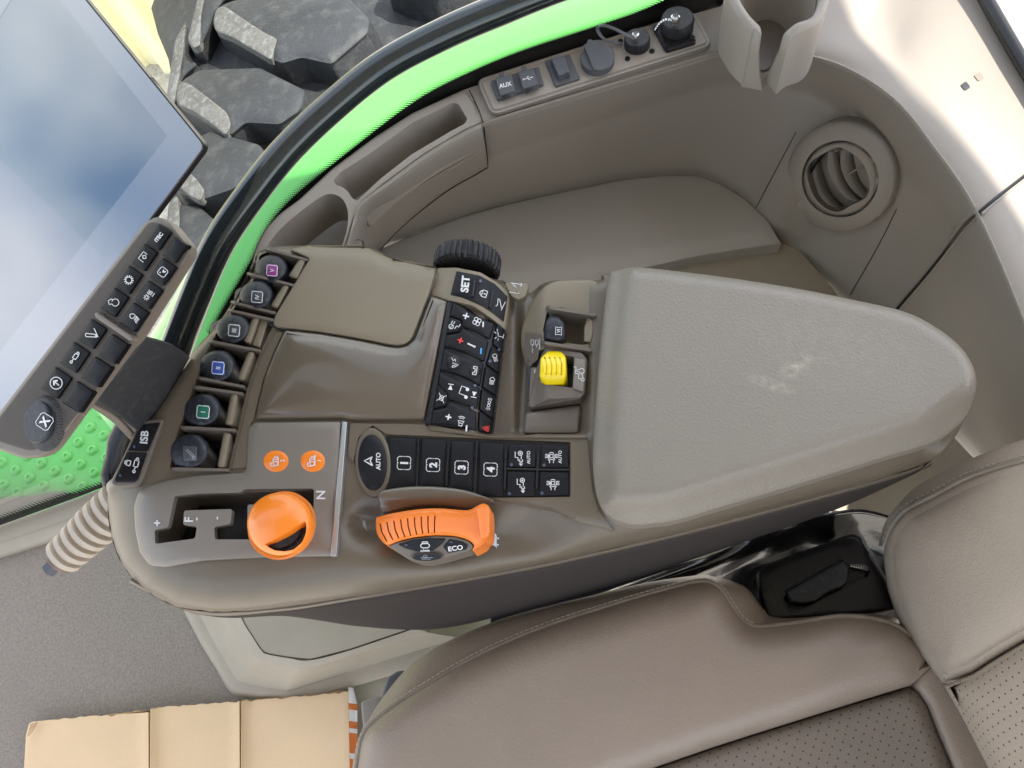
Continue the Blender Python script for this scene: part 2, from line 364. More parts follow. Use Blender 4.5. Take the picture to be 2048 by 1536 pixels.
def perf(name, base, pitch, ux, uy, hole=.16):        # perforated leather: a lattice of small sunk holes in the sheet's own plane
    m = mat(name, base, .55, bump=.3, bscale=600, btype='vor', var=.06, vscale=9); t = m.node_tree; b = t.nodes['Principled BSDF']; l = t.links.new
    tcn = t.nodes.new('ShaderNodeTexCoord')
    def dot(v):
        n = t.nodes.new('ShaderNodeVectorMath'); n.operation = 'DOT_PRODUCT'; n.inputs[1].default_value = tuple(v); l(tcn.outputs['Object'], n.inputs[0]); return n.outputs['Value']
    def ma(op, a, b_=None):
        n = t.nodes.new('ShaderNodeMath'); n.operation = op
        for i, q in enumerate((a, b_)):
            if q is None: continue
            if isinstance(q, (int, float)): n.inputs[i].default_value = q
            else: l(q, n.inputs[i])
        return n.outputs[0]
    u = ma('DIVIDE', dot(ux), pitch); v = ma('DIVIDE', dot(uy), pitch)
    p, q = ma('ADD', u, v), ma('SUBTRACT', u, v)
    fp = ma('SUBTRACT', ma('FRACT', ma('ADD', p, 100.)), .5); fq = ma('SUBTRACT', ma('FRACT', ma('ADD', q, 100.)), .5)
    d = ma('SQRT', ma('ADD', ma('MULTIPLY', fp, fp), ma('MULTIPLY', fq, fq)))
    k = t.nodes.new('ShaderNodeMapRange'); k.inputs[1].default_value = hole*.75; k.inputs[2].default_value = hole*1.25; l(d, k.inputs[0])
    old = b.inputs['Base Color'].links[0].from_socket; mm = t.nodes.new('ShaderNodeMix'); mm.data_type = 'RGBA'
    l(k.outputs[0], mm.inputs['Factor']); mm.inputs['A'].default_value = (.012, .01, .008, 1); l(old, mm.inputs['B']); l(mm.outputs['Result'], b.inputs['Base Color'])
    return m
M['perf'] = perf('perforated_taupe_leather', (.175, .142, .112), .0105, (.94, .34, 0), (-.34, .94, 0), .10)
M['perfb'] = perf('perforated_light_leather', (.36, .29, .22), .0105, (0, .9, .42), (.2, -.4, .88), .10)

# ================================================================ SURROUNDINGS
GZ = -1.35
obj('ground', [(-60, -60, GZ), (60, -60, GZ), (60, 60, GZ), (-60, 60, GZ)], [[0, 1, 2, 3]], M['concrete'], kind='structure', smooth=False)
# unseen cab roof shading the interior, outline shaped so sun reaches the rear shelf
def boxv(x0, y0, z0, x1, y1, z1):
    V = [(x, y, z) for z in (z0, z1) for x, y in ((x0, y0), (x1, y0), (x1, y1), (x0, y1))]
    return V, [[3, 2, 1, 0], [4, 5, 6, 7], [0, 1, 5, 4], [1, 2, 6, 5], [2, 3, 7, 6], [3, 0, 4, 7]]
rf = [(-.95, -.9), (1.2, -.9), (1.2, .45), (1.14, .64), (1.10, .82), (.86, .82), (.80, .77), (-.95, .73)]
obj('ceiling', [(x, y, 1.80) for x, y in rf]+[(x, y, 1.9) for x, y in rf], [list(range(8)), list(range(8, 16))]+[[i, (i+1) % 8, 8+(i+1) % 8, 8+i] for i in range(8)], M['headliner'], kind='structure', smooth=False)
obj('rear_shade_wall', *boxv(.62, -.9, -.02, .64, .36, .80), M['trim2'], kind='structure', smooth=False)  # unseen bulkhead added to block the sun behind the backrest

# ================================================================ CONTROL CONSOLE
LIP = np.array([(215, 1010), (222, 1070), (245, 1130), (290, 1180), (350, 1213), (420, 1224), (500, 1222), (700, 1195), (900, 1162), (1100, 1125), (1350, 1068), (1600, 1003), (1760, 958), (1850, 928)], float)
FAR = np.array([(1940, 740), (1800, 640), (1500, 575), (1230, 548), (1196, 560), (1100, 562), (1062, 585), (1052, 575), (1012, 568), (1000, 560), (870, 535), (810, 528), (780, 516), (735, 495), (620, 491), (520, 500), (505, 545), (470, 597), (430, 655), (389, 700), (320, 800), (262, 890), (222, 965)], float)
OUT = cr(np.vstack([LIP, [(1900, 890), (1940, 810)], FAR]), 5)
def blob(p, cx, cy, rx, ry, rot=0):
    c, s = math.cos(math.radians(rot)), math.sin(math.radians(rot)); x, y = p[:, 0]-cx, p[:, 1]-cy
    u, v = (x*c+y*s)/rx, (-x*s+y*c)/ry; return np.exp(-(u*u+v*v)**1.5)
def z_con(p):
    p = np.atleast_2d(p)
    d = dist(p, LIP); z = .660-.050*(1-rnd(d/105))
    z = z-.012*(1-rnd(dist(p, FAR)/22))
    z = z-.024*blob(p, 868, 1062, 165, 66, 6)-.013*blob(p, 1065, 1062, 75, 48, -12)-.008*blob(p, 733, 1047, 34, 30)
    q = dist(p, [(1036, 575), (1022, 700), (1008, 880)]); z = z-.026*(1-ss((q-22)/45))*(p[:, 1] < 872)
    z = z-.018*np.clip(1-(np.abs(p[:, 0]-1105)/75)**4, 0, 1)*(p[:, 1] < 872)*(p[:, 1] > 560)*ss((872-p[:, 1])/6)
    return z
CS = ZS(z_con)
con = thing('control_console', 'olive brown armrest console with orange knob, keypads and padded armrest beside the leather seat', 'control console', P(900, 900, .56))
ROW = rp([(339, 938), (352, 872), (378, 800), (412, 705), (452, 632), (492, 560), (520, 502), (612, 516), (590, 572), (562, 618), (549, 645), (519, 708), (494, 778), (477, 855), (457, 938)], 5)
plate('upper_shell', OUT, CS, M['shell'], con, depth=.032, bevel=9, drop=.006, step=9, holes=[ROW, rp([(312, 1062), (345, 1000), (352, 990), (630, 980), (632, 1085), (312, 1090)], 8)], hdepth=.05, sharp=60)
plate('cavity_floor', inset(ROW, -4), ZS(.622), M['blkm'], con, depth=.004)
plate('gate_well', [(285, 980), (640, 970), (640, 1100), (285, 1105)], ZS(.615), M['frit'], con, depth=.004)
# driver-side lower shell: brown lip, then the dark underside
lo = [(262, 1160, .614), (400, 1221, .607), (560, 1217, .607), (700, 1196, .607), (900, 1163, .607), (1100, 1126, .607), (1350, 1069, .607), (1600, 1004, .607), (1790, 950, .607), (1862, 922, .61)]
mid = [(x, y+(3 if x > 500 else 5), z-.004) for x, y, z in lo]
un = [(285, 1168, .596), (440, 1222, .57), (570, 1226, .56), (720, 1250, .53), (880, 1254, .50), (1060, 1213, .49), (1250, 1160, .49), (1440, 1097, .495), (1660, 1020, .52), (1850, 930, .57)]
bot = [(300, 1130, .58), (460, 1170, .56), (590, 1190, .53), (740, 1225, .50), (900, 1235, .46), (1060, 1195, .45), (1240, 1150, .45), (1420, 1085, .46), (1640, 1010, .49), (1800, 930, .56)]
sheet('brown_lip', [[(x, y-2, z+.001) for x, y, z in lo], mid], M['shell'], con, n=8, m=3, thick=.003)
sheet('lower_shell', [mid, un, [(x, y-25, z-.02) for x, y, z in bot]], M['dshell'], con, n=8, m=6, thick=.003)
# storage lid and glossy cover on top
LID = [(577, 499), (615, 491), (729, 491), (749, 503), (786, 516), (820, 523), (852, 529), (874, 533), (866, 560), (858, 588), (824, 676), (812, 688), (795, 691), (778, 689), (715, 676), (640, 664), (569, 656), (546, 652), (549, 634), (620, 517)]
plate('storage_lid', rp(LID, 7), CS, M['lid'], con, h=.0055, depth=.005, bevel=3, drop=.0018, step=16)
GLO = [(570, 660), (640, 667), (715, 680), (778, 693), (797, 695), (814, 691), (829, 679), (862, 592), (897, 601), (850, 840), (700, 840), (683, 836), (511, 838), (518, 800), (533, 745), (549, 705)]
plate('glossy_cover', rp(GLO, 5), CS, M['gloss'], con, h=.0065, depth=.006, bevel=8, drop=.004, step=9, dome=(.004, 50))
plate('dark_seam', rp([(535, 648), (872, 530), (876, 536), (862, 592), (828, 684), (800, 697), (560, 662)], 3), CS, M['blkm'], con, h=.001, depth=.001, step=20)
plate('channel_trim', rp([(553, 664), (567, 663), (546, 708), (528, 755), (508, 838), (500, 850), (496, 935), (462, 938), (482, 858), (498, 782), (523, 712)], 4), CS, M['shell'], con, h=.002, depth=.003, bevel=2)
# shift gate plate
GATE = [(297, 971), (344, 958), (397, 950), (486, 946), (493, 938), (496, 858), (511, 844), (683, 842), (672, 1112), (520, 1115), (408, 1121), (330, 1134), (300, 1131), (280, 1106), (270, 1058), (268, 1014), (277, 982)]
SLOT = rp([(349, 992), (397, 987), (482, 985), (489, 978), (628, 977), (626, 1078), (430, 1079), (428, 1054), (461, 1048), (464, 1018), (368, 1021), (366, 1050), (394, 1053), (390, 1077), (310, 1088), (309, 1060), (336, 1055)], 5, 3)
plate('gate_plate', rp(GATE, 7), CS, M['taupe'], con, h=.0045, depth=.006, bevel=5, drop=.0025, step=8, holes=[SLOT], hdepth=.006, dome=(.0015, 26))
plate('gate_tongue', rp([(495, 1009), (602, 1006), (602, 1046), (495, 1047)], 4), CS, M['taupe'], con, h=.006, depth=.004, bevel=1.5, step=12)
plate('silver_strip', [(684, 843), (694, 844), (673, 1112), (661, 1112)], CS, M['silver'], con, h=.0075, depth=.006, bevel=1.5, step=12)
ik = Ink(CS, 320, 1047, 1, 90, h=.0065, w=.12)
def gate_text(body, x, y, size=20):
    k = Ink(CS, x, y, size, 90, h=.0068); k.text(body); return k.done(M['white'], con, 'lettering')
gate_text('+', 314, 1046, 24); gate_text('F', 377, 1039, 24); gate_text('N', 641, 990, 25); gate_text('-', 391, 1038, 20); gate_text('-', 432, 1036, 20)
# joystick knob
kn = P(560, 1060, .70)
def z_k(p):
    d = np.hypot((p[:, 0]-560)/66, (p[:, 1]-1048)/63); return .700+.016*np.sqrt(np.clip(1-d*d*.96, 0, 1))
cres = [(529, 1088), (545, 1081), (575, 1064), (600, 1048), (610, 1042), (613, 1050), (612, 1066), (604, 1085), (588, 1099), (570, 1103), (550, 1101), (536, 1094)]
knob = plate('knob', ell(560, 1048, 66, 63, n=56), ZS(z_k), M['orange'], con, depth=.001, bevel=5, drop=.001, step=5, holes=[rp(cres, 4, 3)], hdepth=.013, sharp=60)
Vl, Fl = lathe_geo(P(560, 1048, .7)-[0, 0, .001], [0, 0, -1], [(0, .0288), (.006, .0290), (.014, .026), (.022, .019), (.03, .012)], 40); obj('knob_underside', Vl, Fl, M['orange'], knob)
Vl, Fl = lathe_geo(P(568, 1058, .66), [0, 0, 1], [(-.03, .008), (.02, .008)], 20); obj('stalk', Vl, Fl, M['blkm'], knob)
Vl, Fl = lathe_geo(P(561, 1051, .703), [0, 0, 1], [(-.01, .024), (-.002, .024), (-.002, .021), (.001, .0195), (.0016, .016), (.001, 0.001)], 96, 48, .0008); obj('release_ring', Vl, Fl, M['cap'], knob)
# orange memory buttons
def tractor(k, num=None):
    k.line([(-.9, -.2), (-.9, .55), (-.35, .6), (-.3, .15), (.35, .15), (.4, -.1)], ci(-.45, -.25, .38), ci(.5, -.3, .25), [(-.8, -.72), (1.0, -.72)], [(.75, -.6), (1.05, -.72), (.75, -.84)])
    if num: k.text(num, 0.05, -1.45, 1.0)
    return k
for (x, num) in ((552, '2'), (625.5, '1')):
    b = plate('round_button', ell(x, 922.5, 27 if num == '2' else 26.5, 23.5, n=40), CS, M['orange'], con, h=.0062, depth=.004, bevel=4, drop=.0014, step=8, dome=(.0008, 20), label='orange round button marked '+num)
    plate('button_rim', ell(x, 922.5, 29.5, 26, n=40), CS, M['brown'], b, h=.0052, depth=.002, bevel=1)
    k = Ink(CS, x-4, 922, 11.5, 90, h=.0078, w=.17); tractor(k, num).done(M['white'], b)

# row of six lever paddles
div = [((530, 496), (616, 520)), ((494, 546), (590, 571)), ((462, 603), (551, 626)), ((455, 619), (548, 640)), ((415, 681), (520, 701)), ((390, 754), (487, 773)), ((382, 772), (484, 787)), ((356, 854), (470, 860)), ((339, 937), (457, 940))]
for a, b in div:
    A, B = np.array(a, float), np.array(b, float); mb = MB(); top = []; n = 14
    for i in range(n+1):
        t = i/n; q = A+(B-A)*t; zt = .668-.004*t-.016*(1-rnd(min(t/.12, 1))); top.append(P(q[0], q[1], zt)); 
    top = np.array(top); bt = top.copy(); bt[:, 2] = .628; d = bt[-1]-bt[0]; nrm = np.cross(d, [0, 0, 1]); nrm /= np.linalg.norm(nrm); th = .0013
    V = np.vstack([top+nrm*th, top-nrm*th, bt+nrm*th, bt-nrm*th]); m = n+1; F = []
    for i in range(n): F += [[i, i+1, m+i+1, m+i], [i, i+1, 2*m+i+1, 2*m+i], [m+i, m+i+1, 3*m+i+1, 3*m+i]]
    F += [[0, m, 3*m, 2*m], [n, m+n, 3*m+n, 2*m+n]]
    obj('divider', V, F, M['brown'], con)
caps = [(542, 537, 30, 'purple', 'V', -12), (512, 590, 31, 'clear', 'IV', -12), (466, 657, 32, 'clear', 'III', -8), (434, 732, 34, 'royal', 'II', -6), (404, 820, 35, 'green_in', 'I', -4), (378, 903, 37, 'clear', '/', -2)]
quads = [[(600, 514), (613, 520), (596, 560), (576, 553)], [(569, 565), (580, 573), (556, 619), (540, 613)], [(507, 629), (521, 634), (501, 690), (486, 683)], [(498, 700), (511, 706), (488, 763), (474, 758)], [(463, 784), (477, 788), (466, 852), (450, 850)], [(448, 862), (463, 866), (450, 937), (434, 935)]]
for (x, y, r, mt, num, rot), q in zip(caps, quads):
    def zc(p, x=x, y=y, r=r): d = np.hypot(p[:, 0]-x, p[:, 1]-y)/r; return .662+.007*np.sqrt(np.clip(1-d*d*.9, 0, 1))-.004*np.clip((x-p[:, 0])/r, 0, 2)
    S = ZS(zc); o = []
    for ang in range(0, 360, 12):
        a = math.radians(ang); rr = r*(1+.10*math.cos(2*a+.6)); o.append((x+rr*math.cos(a)*1.0, y+rr*math.sin(a)*1.02))
    c = plate('lever_cap', o, S, M['cap'], con, depth=.024, bevel=3, drop=.003, step=4, taper=.12, sharp=70, label=f'worn black lever cap with {dict(purple="purple", clear="grey", royal="blue", green_in="green")[mt]} inlay')
    # black neck sloping away to the front side
    plate('lever_neck', rp([(x-r*1.35, y-r*.35), (x-r*.2, y-r*.85), (x+r*.1, y+r*.8), (x-r*1.5, y+r*.75)], 8), ZS(lambda p, x=x, r=r: .650-.010*np.clip((x-p[:, 0])/r, 0, 2)), M['blkg'], c, depth=.02, bevel=4, drop=.003, step=8)
    s = r*.39; fr = rp(np.array([(-s, -s*1.1), (s*.9, -s), (s, s*1.05), (-s*.9, s)])*1.0+[x+2, y+4], 3, 3)
    inl = plate('inlay', fr, S, M[mt], c, h=.0009, depth=.001, bevel=1, step=4)
    k = Ink(S, x+2, y+4, s*1.05, 84, h=.0016, w=.11)
    if num != '/':
        k.text(num, 0, 0, .9); k.line([(-.85, -.7), (-.85, .7), (-.6, .85), (.6, .85), (.85, .7), (.85, -.7), (.6, -.85), (-.6, -.85), (-.85, -.7)])
    else: k.line([(-.5, -.5), (.4, .6)], ci(-.5, -.55, .2), [(-.35, -.7), (.55, .45)])
    k.done(M['white'] if num != '/' else M['grey_ink'], inl)
    rk = plate('rocker', rp(q, 6, 4), ZS(.664), M['lid'], con, depth=.022, bevel=5, drop=.004, step=5)
    if num == 'III': plate('rocker_side', rp([(523, 634), (537, 641), (520, 697), (503, 691)], 4), ZS(.660), M['lid'], rk, depth=.02, bevel=3, drop=.003, step=6)

# ISB key panel at the front corner
RIM = rp([(327, 838), (293, 841), (277, 849), (222, 966), (229, 973), (275, 972), (285, 960)], 6)
isb = plate('key_panel', RIM, ZS(.664), M['brown'], con, depth=.02, bevel=3, drop=.0012, step=12)
k1 = plate('key', rp([(321, 845), (288, 848), (279, 854), (254, 902), (296, 903)], 4), ZS(.664), M['blkg'], isb, h=.001, depth=.002, bevel=2, drop=.001, step=9)
k2 = plate('key', rp([(253, 904), (295, 905), (277, 958), (270, 965), (231, 965), (228, 960)], 4), ZS(.664), M['blkg'], isb, h=.001, depth=.002, bevel=2, drop=.001, step=9)
Ink(ZS(.664), 288, 874, 21, 84, h=.0016).text('ISB', bold=.03).done(M['white'], isb, 'lettering')
def cylinder(k): return k.line(box_(-.1, -.28, .75, .28), [(-.1, 0), (-.6, 0)], ci(-.75, 0, .16), ci(.95, 0, .16))
k = Ink(ZS(.664), 271, 932, 15, 74, h=.0016, w=.14); cylinder(k); k.line(box_(-.2, .75, .45, 1.25), ci(.12, 1.25, .26, 8, 0, 180)); k.done(M['white'], isb)
for (x, y) in ((268, 893), (240, 951)): plate('indicator', ell(x, y, 2.6, 3, n=10), ZS(.664), M['lamp'], isb, h=.0017, depth=.0005)

# main keypad 1-4
def key(name, q, S=CS, h=.003, r=3, m='blk', bev=2.0, drop=.0012, dome=None, parent=con, depth=.003, step=10, **kw):
    return plate(name, rp(q, r, 3), S, M[m], parent, h=h, depth=depth, bevel=bev, drop=drop, step=step, dome=dome, **kw)
plate('keypad_base', rp([(772, 872), (1140, 886), (1140, 994), (985, 994), (765, 984)], 3), CS, M['blkg'], con, h=.0012, depth=.003, step=14)
q4 = [([(778, 875), (833, 877), (832, 976), (768, 982)], '1', 808, 926), ([(843, 877), (893, 880), (889, 978), (840, 976)], '2', 866, 930), ([(902, 881), (949, 884), (945, 984), (897, 979)], '3', 923, 935), ([(959, 885), (1007, 887), (1007, 993), (955, 992)], '4', 981, 939)]
for q, s, x, y in q4:
    b = key('keypad_button', q, label='black preset button marked '+s)
    k = Ink(CS, x, y, 14, 88, h=.0038, w=.10); k.text(s, 0, 0, 1.45, .05)
    for sx in (-1, 1):
        for sy in (-1, 1): k.line([(sx*.2, sy*.95), (sx*.7, sy*.95), (sx*.93, sy*.7), (sx*.93, sy*.2)])
        k.line([(sx*.93, .12), (sx*.93, -.12)], w=.08); k.fill([(-.16, sx*.98), (.16, sx*.98), (0, sx*.76)])
    k.done(M['white'], b)
for a, b in (((837, 876), (834, 978)), ((897, 893), (893, 970)), ((954, 884), (950, 990)), ((1012, 900), (1009, 978)), ((1077, 902), (1073, 978))):
    tube('keypad_rib', [CS([a], .0035)[0], CS([((a[0]+b[0])/2, (a[1]+b[1])/2)], .0035)[0], CS([b], .0035)[0]], .0011, M['blkg'], con, n=8)
tube('keypad_rib', [CS([a], .0035)[0] for a in ((1014, 938), (1075, 939.5), (1138, 940))], .0009, M['blkg'], con, n=8)
def axle(k):
    k.line(ci(.15, 0, .55, 16, 60, 300), ci(.15, 0, .55, 8, -40, 40), [(-.95, .3), (-.6, .3), (-.35, .55)], [(-.95, -.3), (-.6, -.3), (-.35, -.55)], box_(-.1, -.25, .4, .25), ci(.15, .25, .18, 8, 0, 180))
    k.line([(-.1, .6), (-.1, 1.)], [(.15, .6), (.15, 1.)], [(.4, .6), (.4, 1.)], [(-.1, -.6), (-.1, -1.)], [(.15, -.6), (.15, -1.)], [(.4, -.6), (.4, -1.)]); return k
def mfwd(k):
    k.line([(.9, .75), (.0, .75), (.0, .3), (-.5, .3)], ci(.65, -.05, .33), ci(.65, -.05, .1, 6), [(.3, -.2), (-.25, -.2)], ci(-.5, -.15, .26, 12, 40, 320), [(-.5, -.15), (-1.2, -.15)]); k.fill([(-.95, .2), (-.95, -.5), (-1.35, -.15)]); return k
for q, ic, x, y, auto in (([(1017, 889), (1072, 889), (1071, 935), (1016, 935)], mfwd, 1044, 915, 1), ([(1015, 942), (1071, 943), (1069, 992), (1012, 993)], mfwd, 1044, 969, 0), ([(1083, 889), (1137, 891), (1137, 936), (1081, 936)], axle, 1107, 914, 1), ([(1080, 943), (1137, 944), (1137, 990), (1077, 992)], axle, 1106, 968, 0)):
    b = key('keypad_button', q); k = Ink(CS, x-4 if auto else x, y, 12.8, 90, h=.0038, w=.12); ic(k)
    if auto: k.text('AUTO', 0, -1.32, .72, .02)
    k.done(M['white'], b); plate('indicator', ell(q[3][0]+7, q[3][1]-6, 3.2, 3.2, n=12), CS, M['lamp'], b, h=.004, depth=.0008)
ring = key('oval_rim', cr(ell(746, 925, 36, 70, -3, 24), 2), m='shell', h=.004, r=.1, bev=4, drop=.002, step=12)
b = plate('oval_button', ell(745, 925, 29, 56, -3, 40), CS, M['blk'], ring, h=.0052, depth=.002, bevel=3, drop=.001, step=9, dome=(.0015, 25), label='black oval button with steering arrow marked AUTO')
k = Ink(CS, 742, 923, 15, 90, h=.0072, w=.16); k.line([(-.55, -.2), (.1, .9), (.62, -.2), (.1, .12), (-.55, -.2)]); k.text('AUTO', .02, -.95, .82, .03); k.done(M['white'], b)

# throttle dial
DS = ZS(lambda p: .694-.00028*np.clip(p[:, 1]-1010, -20, 200)-.012*ss((790-p[:, 0])/60))
plate('dial_hood', rp(cr([(757, 985), (778, 978), (820, 973), (872, 973), (925, 979), (962, 990), (988, 1001), (960, 1008), (935, 1016), (885, 1012), (840, 1012), (795, 1020), (765, 1025), (757, 1005)], 3), 2), ZS(lambda p: z_con(p)*0+.664+.008*ss((1020-p[:, 1])/30)), M['gloss'], con, h=.002, depth=.02, bevel=5, drop=.003, step=7)
OR = [(752, 1038), (757, 1034), (787, 1026), (841, 1018), (887, 1017), (934, 1021), (950, 1014), (966, 1007), (976, 1011), (980, 1020), (980, 1070), (972, 1080), (966, 1090), (944, 1101), (948, 1091), (937, 1081), (911, 1073), (872, 1071), (825, 1076), (794, 1084), (775, 1091), (762, 1080), (753, 1064)]
gro = []
for i in range(9):
    t = i/8; x0 = 760+t*110; y0 = 1047-16*math.sin(t*1.45); x1 = x0+(14-15*t); y1 = y0+36-2*t; mx_, my_ = (x0+x1)/2-3+2.5*t, (y0+y1)/2; w = 1.3
    gro.append(np.array([(x0-w, y0), (mx_-w, my_), (x1-w, y1), (x1+w, y1), (mx_+w, my_), (x0+w, y0)]))
dial = plate('throttle_dial', rp(cr(OR, 2), 3, 2), DS, M['orange2'], con, depth=.026, bevel=4, drop=.003, step=6, holes=gro, hdepth=.004, dome=(.003, 18))
plate('dial_core', inset(rp(OR, 3, 2), 3), DS, M['orange2'], dial, h=-.003, depth=.01, step=8)
plate('dial_grip', rp([(951, 1013), (966, 1006), (977, 1010), (981, 1020), (981, 1069), (973, 1080), (960, 1076), (956, 1045)], 6), DS, M['orange2'], dial, h=.012, depth=.02, bevel=5, drop=.004, step=5)
HUB = [(776, 1092), (795, 1085), (825, 1077), (872, 1072), (911, 1074), (937, 1082), (947, 1092), (941, 1101), (887, 1117), (856, 1124), (836, 1123), (815, 1116)]
hub = plate('dial_hub', rp(HUB, 4), DS, M['brown'], con, h=-.001, depth=.02, bevel=2, step=8)
b = key('hub_button', [(796, 1089), (825, 1080), (856, 1077), (892, 1078), (882, 1090), (866, 1101), (833, 1103), (811, 1097)], DS, h=.0005, parent=hub, bev=1, step=8)
k = Ink(DS, 850, 1090, 9.5, 2, h=.0012, w=.18, sx=1.15); k.line([(-.5, .3), (-.8, 0), (-.8, -.3), (-.5, -.6), (.5, -.6), (.8, -.3), (.8, 0), (.5, .3), (.5, .65), (-.5, .65), (-.5, .3), (.5, .3)]); k.text('n/min', 0, -1.15, .75, .03); k.done(M['white'], b)
b = key('hub_button', [(898, 1079), (921, 1083), (936, 1090), (933, 1099), (896, 1106), (886, 1094)], DS, h=.0005, parent=hub, bev=1, step=8)
Ink(DS, 911, 1096, 13, 8, h=.0012, sx=1.15).text('ECO', bold=.03).done(M['white'], b, 'lettering')
b = key('hub_button', ell(854, 1114.5, 32, 8.6, -2, 28), DS, h=.0015, r=.1, m='brown', parent=hub, bev=1.2, step=8); plate('button_face', ell(854, 1114.5, 29, 7, -2, 28), DS, M['blkg'], hub, h=.0022, depth=.001, step=8)
k = Ink(DS, 853, 1114, 5.5, 0, h=.0028, w=.18, sx=1.5); k.line(ci(-.3, .3, .45), [(-1.4, -.3), (1.5, -.2)], [(-1.2, -.75), (1.0, -.75)]); k.done(M['grey_ink'], hub)
for (x, y) in ((812, 1090), (902, 1084)): plate('indicator', ell(x, y, 3, 1.6, n=10), DS, M['lamp'], hub, h=.0012, depth=.0004)
k = Ink(CS, 990, 1083, 13, 88, h=.001); k.fill([(-.75, -.1), (-.6, .35), (-.2, .6), (.25, .6), (.6, .35), (.8, .1), (1.15, .15), (1.25, -.05), (.8, -.25), (-.7, -.3), (-1.1, -.25)]); k.fill([(-.6, -.3), (-.35, -.3), (-.4, -.6), (-.65, -.6)]); k.fill([(.4, -.3), (.65, -.3), (.6, -.6), (.35, -.6)]); k.done(M['white'], con, 'slow_mark')
k = Ink(CS, 728, 1050, 9, 92, h=.001); k.fill([(-1.1, -.5), (-.4, .1), (.3, .35), (.9, .2), (1.2, -.1), (.5, -.35), (-.4, -.45)]); k.line([(.8, .3), (1.5, .75)], [(-.9, -.5), (-1.3, -.8)]); k.done(M['grey_ink'], con, 'fast_mark')

# barrel with audio and climate keys
LE, RE = np.array([(912, 541), (896, 604), (851, 847)], float), np.array([(1017, 593), (1010, 657), (981, 866)], float)
def z_b(p):
    p = np.atleast_2d(p); y = p[:, 1]; xl = np.interp(y, LE[:, 1], LE[:, 0]); xr = np.interp(y, RE[:, 1], RE[:, 0]); s = (p[:, 0]-xl)/(xr-xl)
    return .668-.036*np.clip(np.abs(s-.22), 0, 1.3)**2
BS = ZS(z_b)
plate('barrel_base', rp([(896, 603), (905, 600), (1009, 657), (984, 868), (975, 868), (850, 850)], 2), BS, M['blkg'], con, h=-.001, depth=.03, step=10)
plate('barrel_edge', rp([(895, 604), (904, 606), (861, 848), (850, 846)], 1), BS, M['blkg'], con, h=.0012, depth=.004, step=10, bevel=1)
def bkey(q, **kw): return key('barrel_key', q, BS, h=.0018, r=2.5, m='blk', bev=2.2, drop=.0015, depth=.004, step=6, **kw)
def plus(k, x, y, s=.3, w=.15): return k.line([(x-s, y), (x+s, y)], [(x, y-s), (x, y+s)], w=w)
H = .0024
b = bkey([(907, 608), (989, 648), (980, 678), (926, 653), (924, 641), (900, 631)])
k = Ink(BS, 954, 643, 11, 62, h=H, w=.13)
for a in range(4): k.line(ci(.42*math.cos(a*1.571+.8), .42*math.sin(a*1.571+.8), .36, 10))
k.done(M['white'], b); k = Ink(BS, 932, 632, 14, 75, h=H, w=.2); plus(k, 0, 0, .45, .2); k.line([(-.9, -2.75), (-.15, -2.6)], w=.2); k.done(M['white'], b)
b = bkey([(899, 635), (921, 641), (923, 653), (917, 663), (893, 667)]); k = Ink(BS, 908, 652, 9, 62, h=H, w=.16); k.line(ci(-.4, .5, .5), [(.2, .8), (.9, .8)], [(.3, .3), (1, .3)], [(-.5, -.4), (.3, -.5), (.3, -1), (1, -1.1)], [(-.9, .6), (.1, .3)]); k.done(M['white'], b)
b = bkey([(892, 671), (918, 667), (927, 657), (977, 682), (968, 723), (889, 693)])
k = Ink(BS, 921, 681, 14, 70, h=H); plus(k, 0, 0, .42, .2).done(M['red'], b)
k = Ink(BS, 942, 690, 14, -25, h=H, w=.1); k.line([(-.55, .05), (.5, .05), (.5, -.05), (-.55, -.05)], ci(.55, 0, .12, 8)); k.done(M['white'], b)
k = Ink(BS, 962, 702, 14, 85, h=H); k.line([(-.42, 0), (.42, 0)], w=.22).done(M['blue'], b)
b = bkey([(888, 698), (967, 727), (960, 771), (880, 740)])
for (x, y, r) in ((907, 725, 13.5), (950, 741, 12)): plate('key_disc', ell(x, y, r, r*1.02, n=24), BS, M['blkg'], b, h=.0026, depth=.001, bevel=1.5, step=5, dome=(.0008, 8))
k = Ink(BS, 907, 725, 11, 80, h=.0036, w=.12); k.line([(.8, .5), (.3, .1), (.7, -.2), (.2, -.35)], [(-.1, .2), (-.15, -.3)], [(-.9, .1), (-.75, -.4), (-.2, -.9)], [(-.9, .1), (-.6, .1), (-.5, -.25), (-.1, -.6)]); k.done(M['white'], b)
k = Ink(BS, 950, 741, 11, 80, h=.0036, w=.14); k.line([(-.75, .35), (-.75, -.3), (.7, -.3), (.7, .35), (.35, .35), (.3, 0), (-.3, 0), (-.4, .35), (-.75, .35)]); k.done(M['white'], b)
b = bkey([(879, 745), (959, 776), (954, 818), (898, 799), (894, 786), (877, 768)])
k = Ink(BS, 929, 783, 12, 70, h=H, w=.13); k.line([(-.6, -.5), (-.6, .75), (.7, .75), (.7, -.3)]); k.fill(ci(-.8, -.55, .3, 10)[:-1]); k.fill(ci(.5, -.35, .3, 10)[:-1]); k.done(M['white'], b)
k = Ink(BS, 901, 774, 11, 80, h=H, w=.14); k.fill([(-.5, -.45), (-.5, .4), (.4, 0)]); k.line([(.5, -.5), (.5, .5)]); k.done(M['white'], b)
k = Ink(BS, 948, 789, 11, 80, h=H, w=.14); k.fill([(.5, -.45), (.5, .4), (-.4, 0)]); k.line([(-.5, -.5), (-.5, .5)]); k.done(M['white'], b)
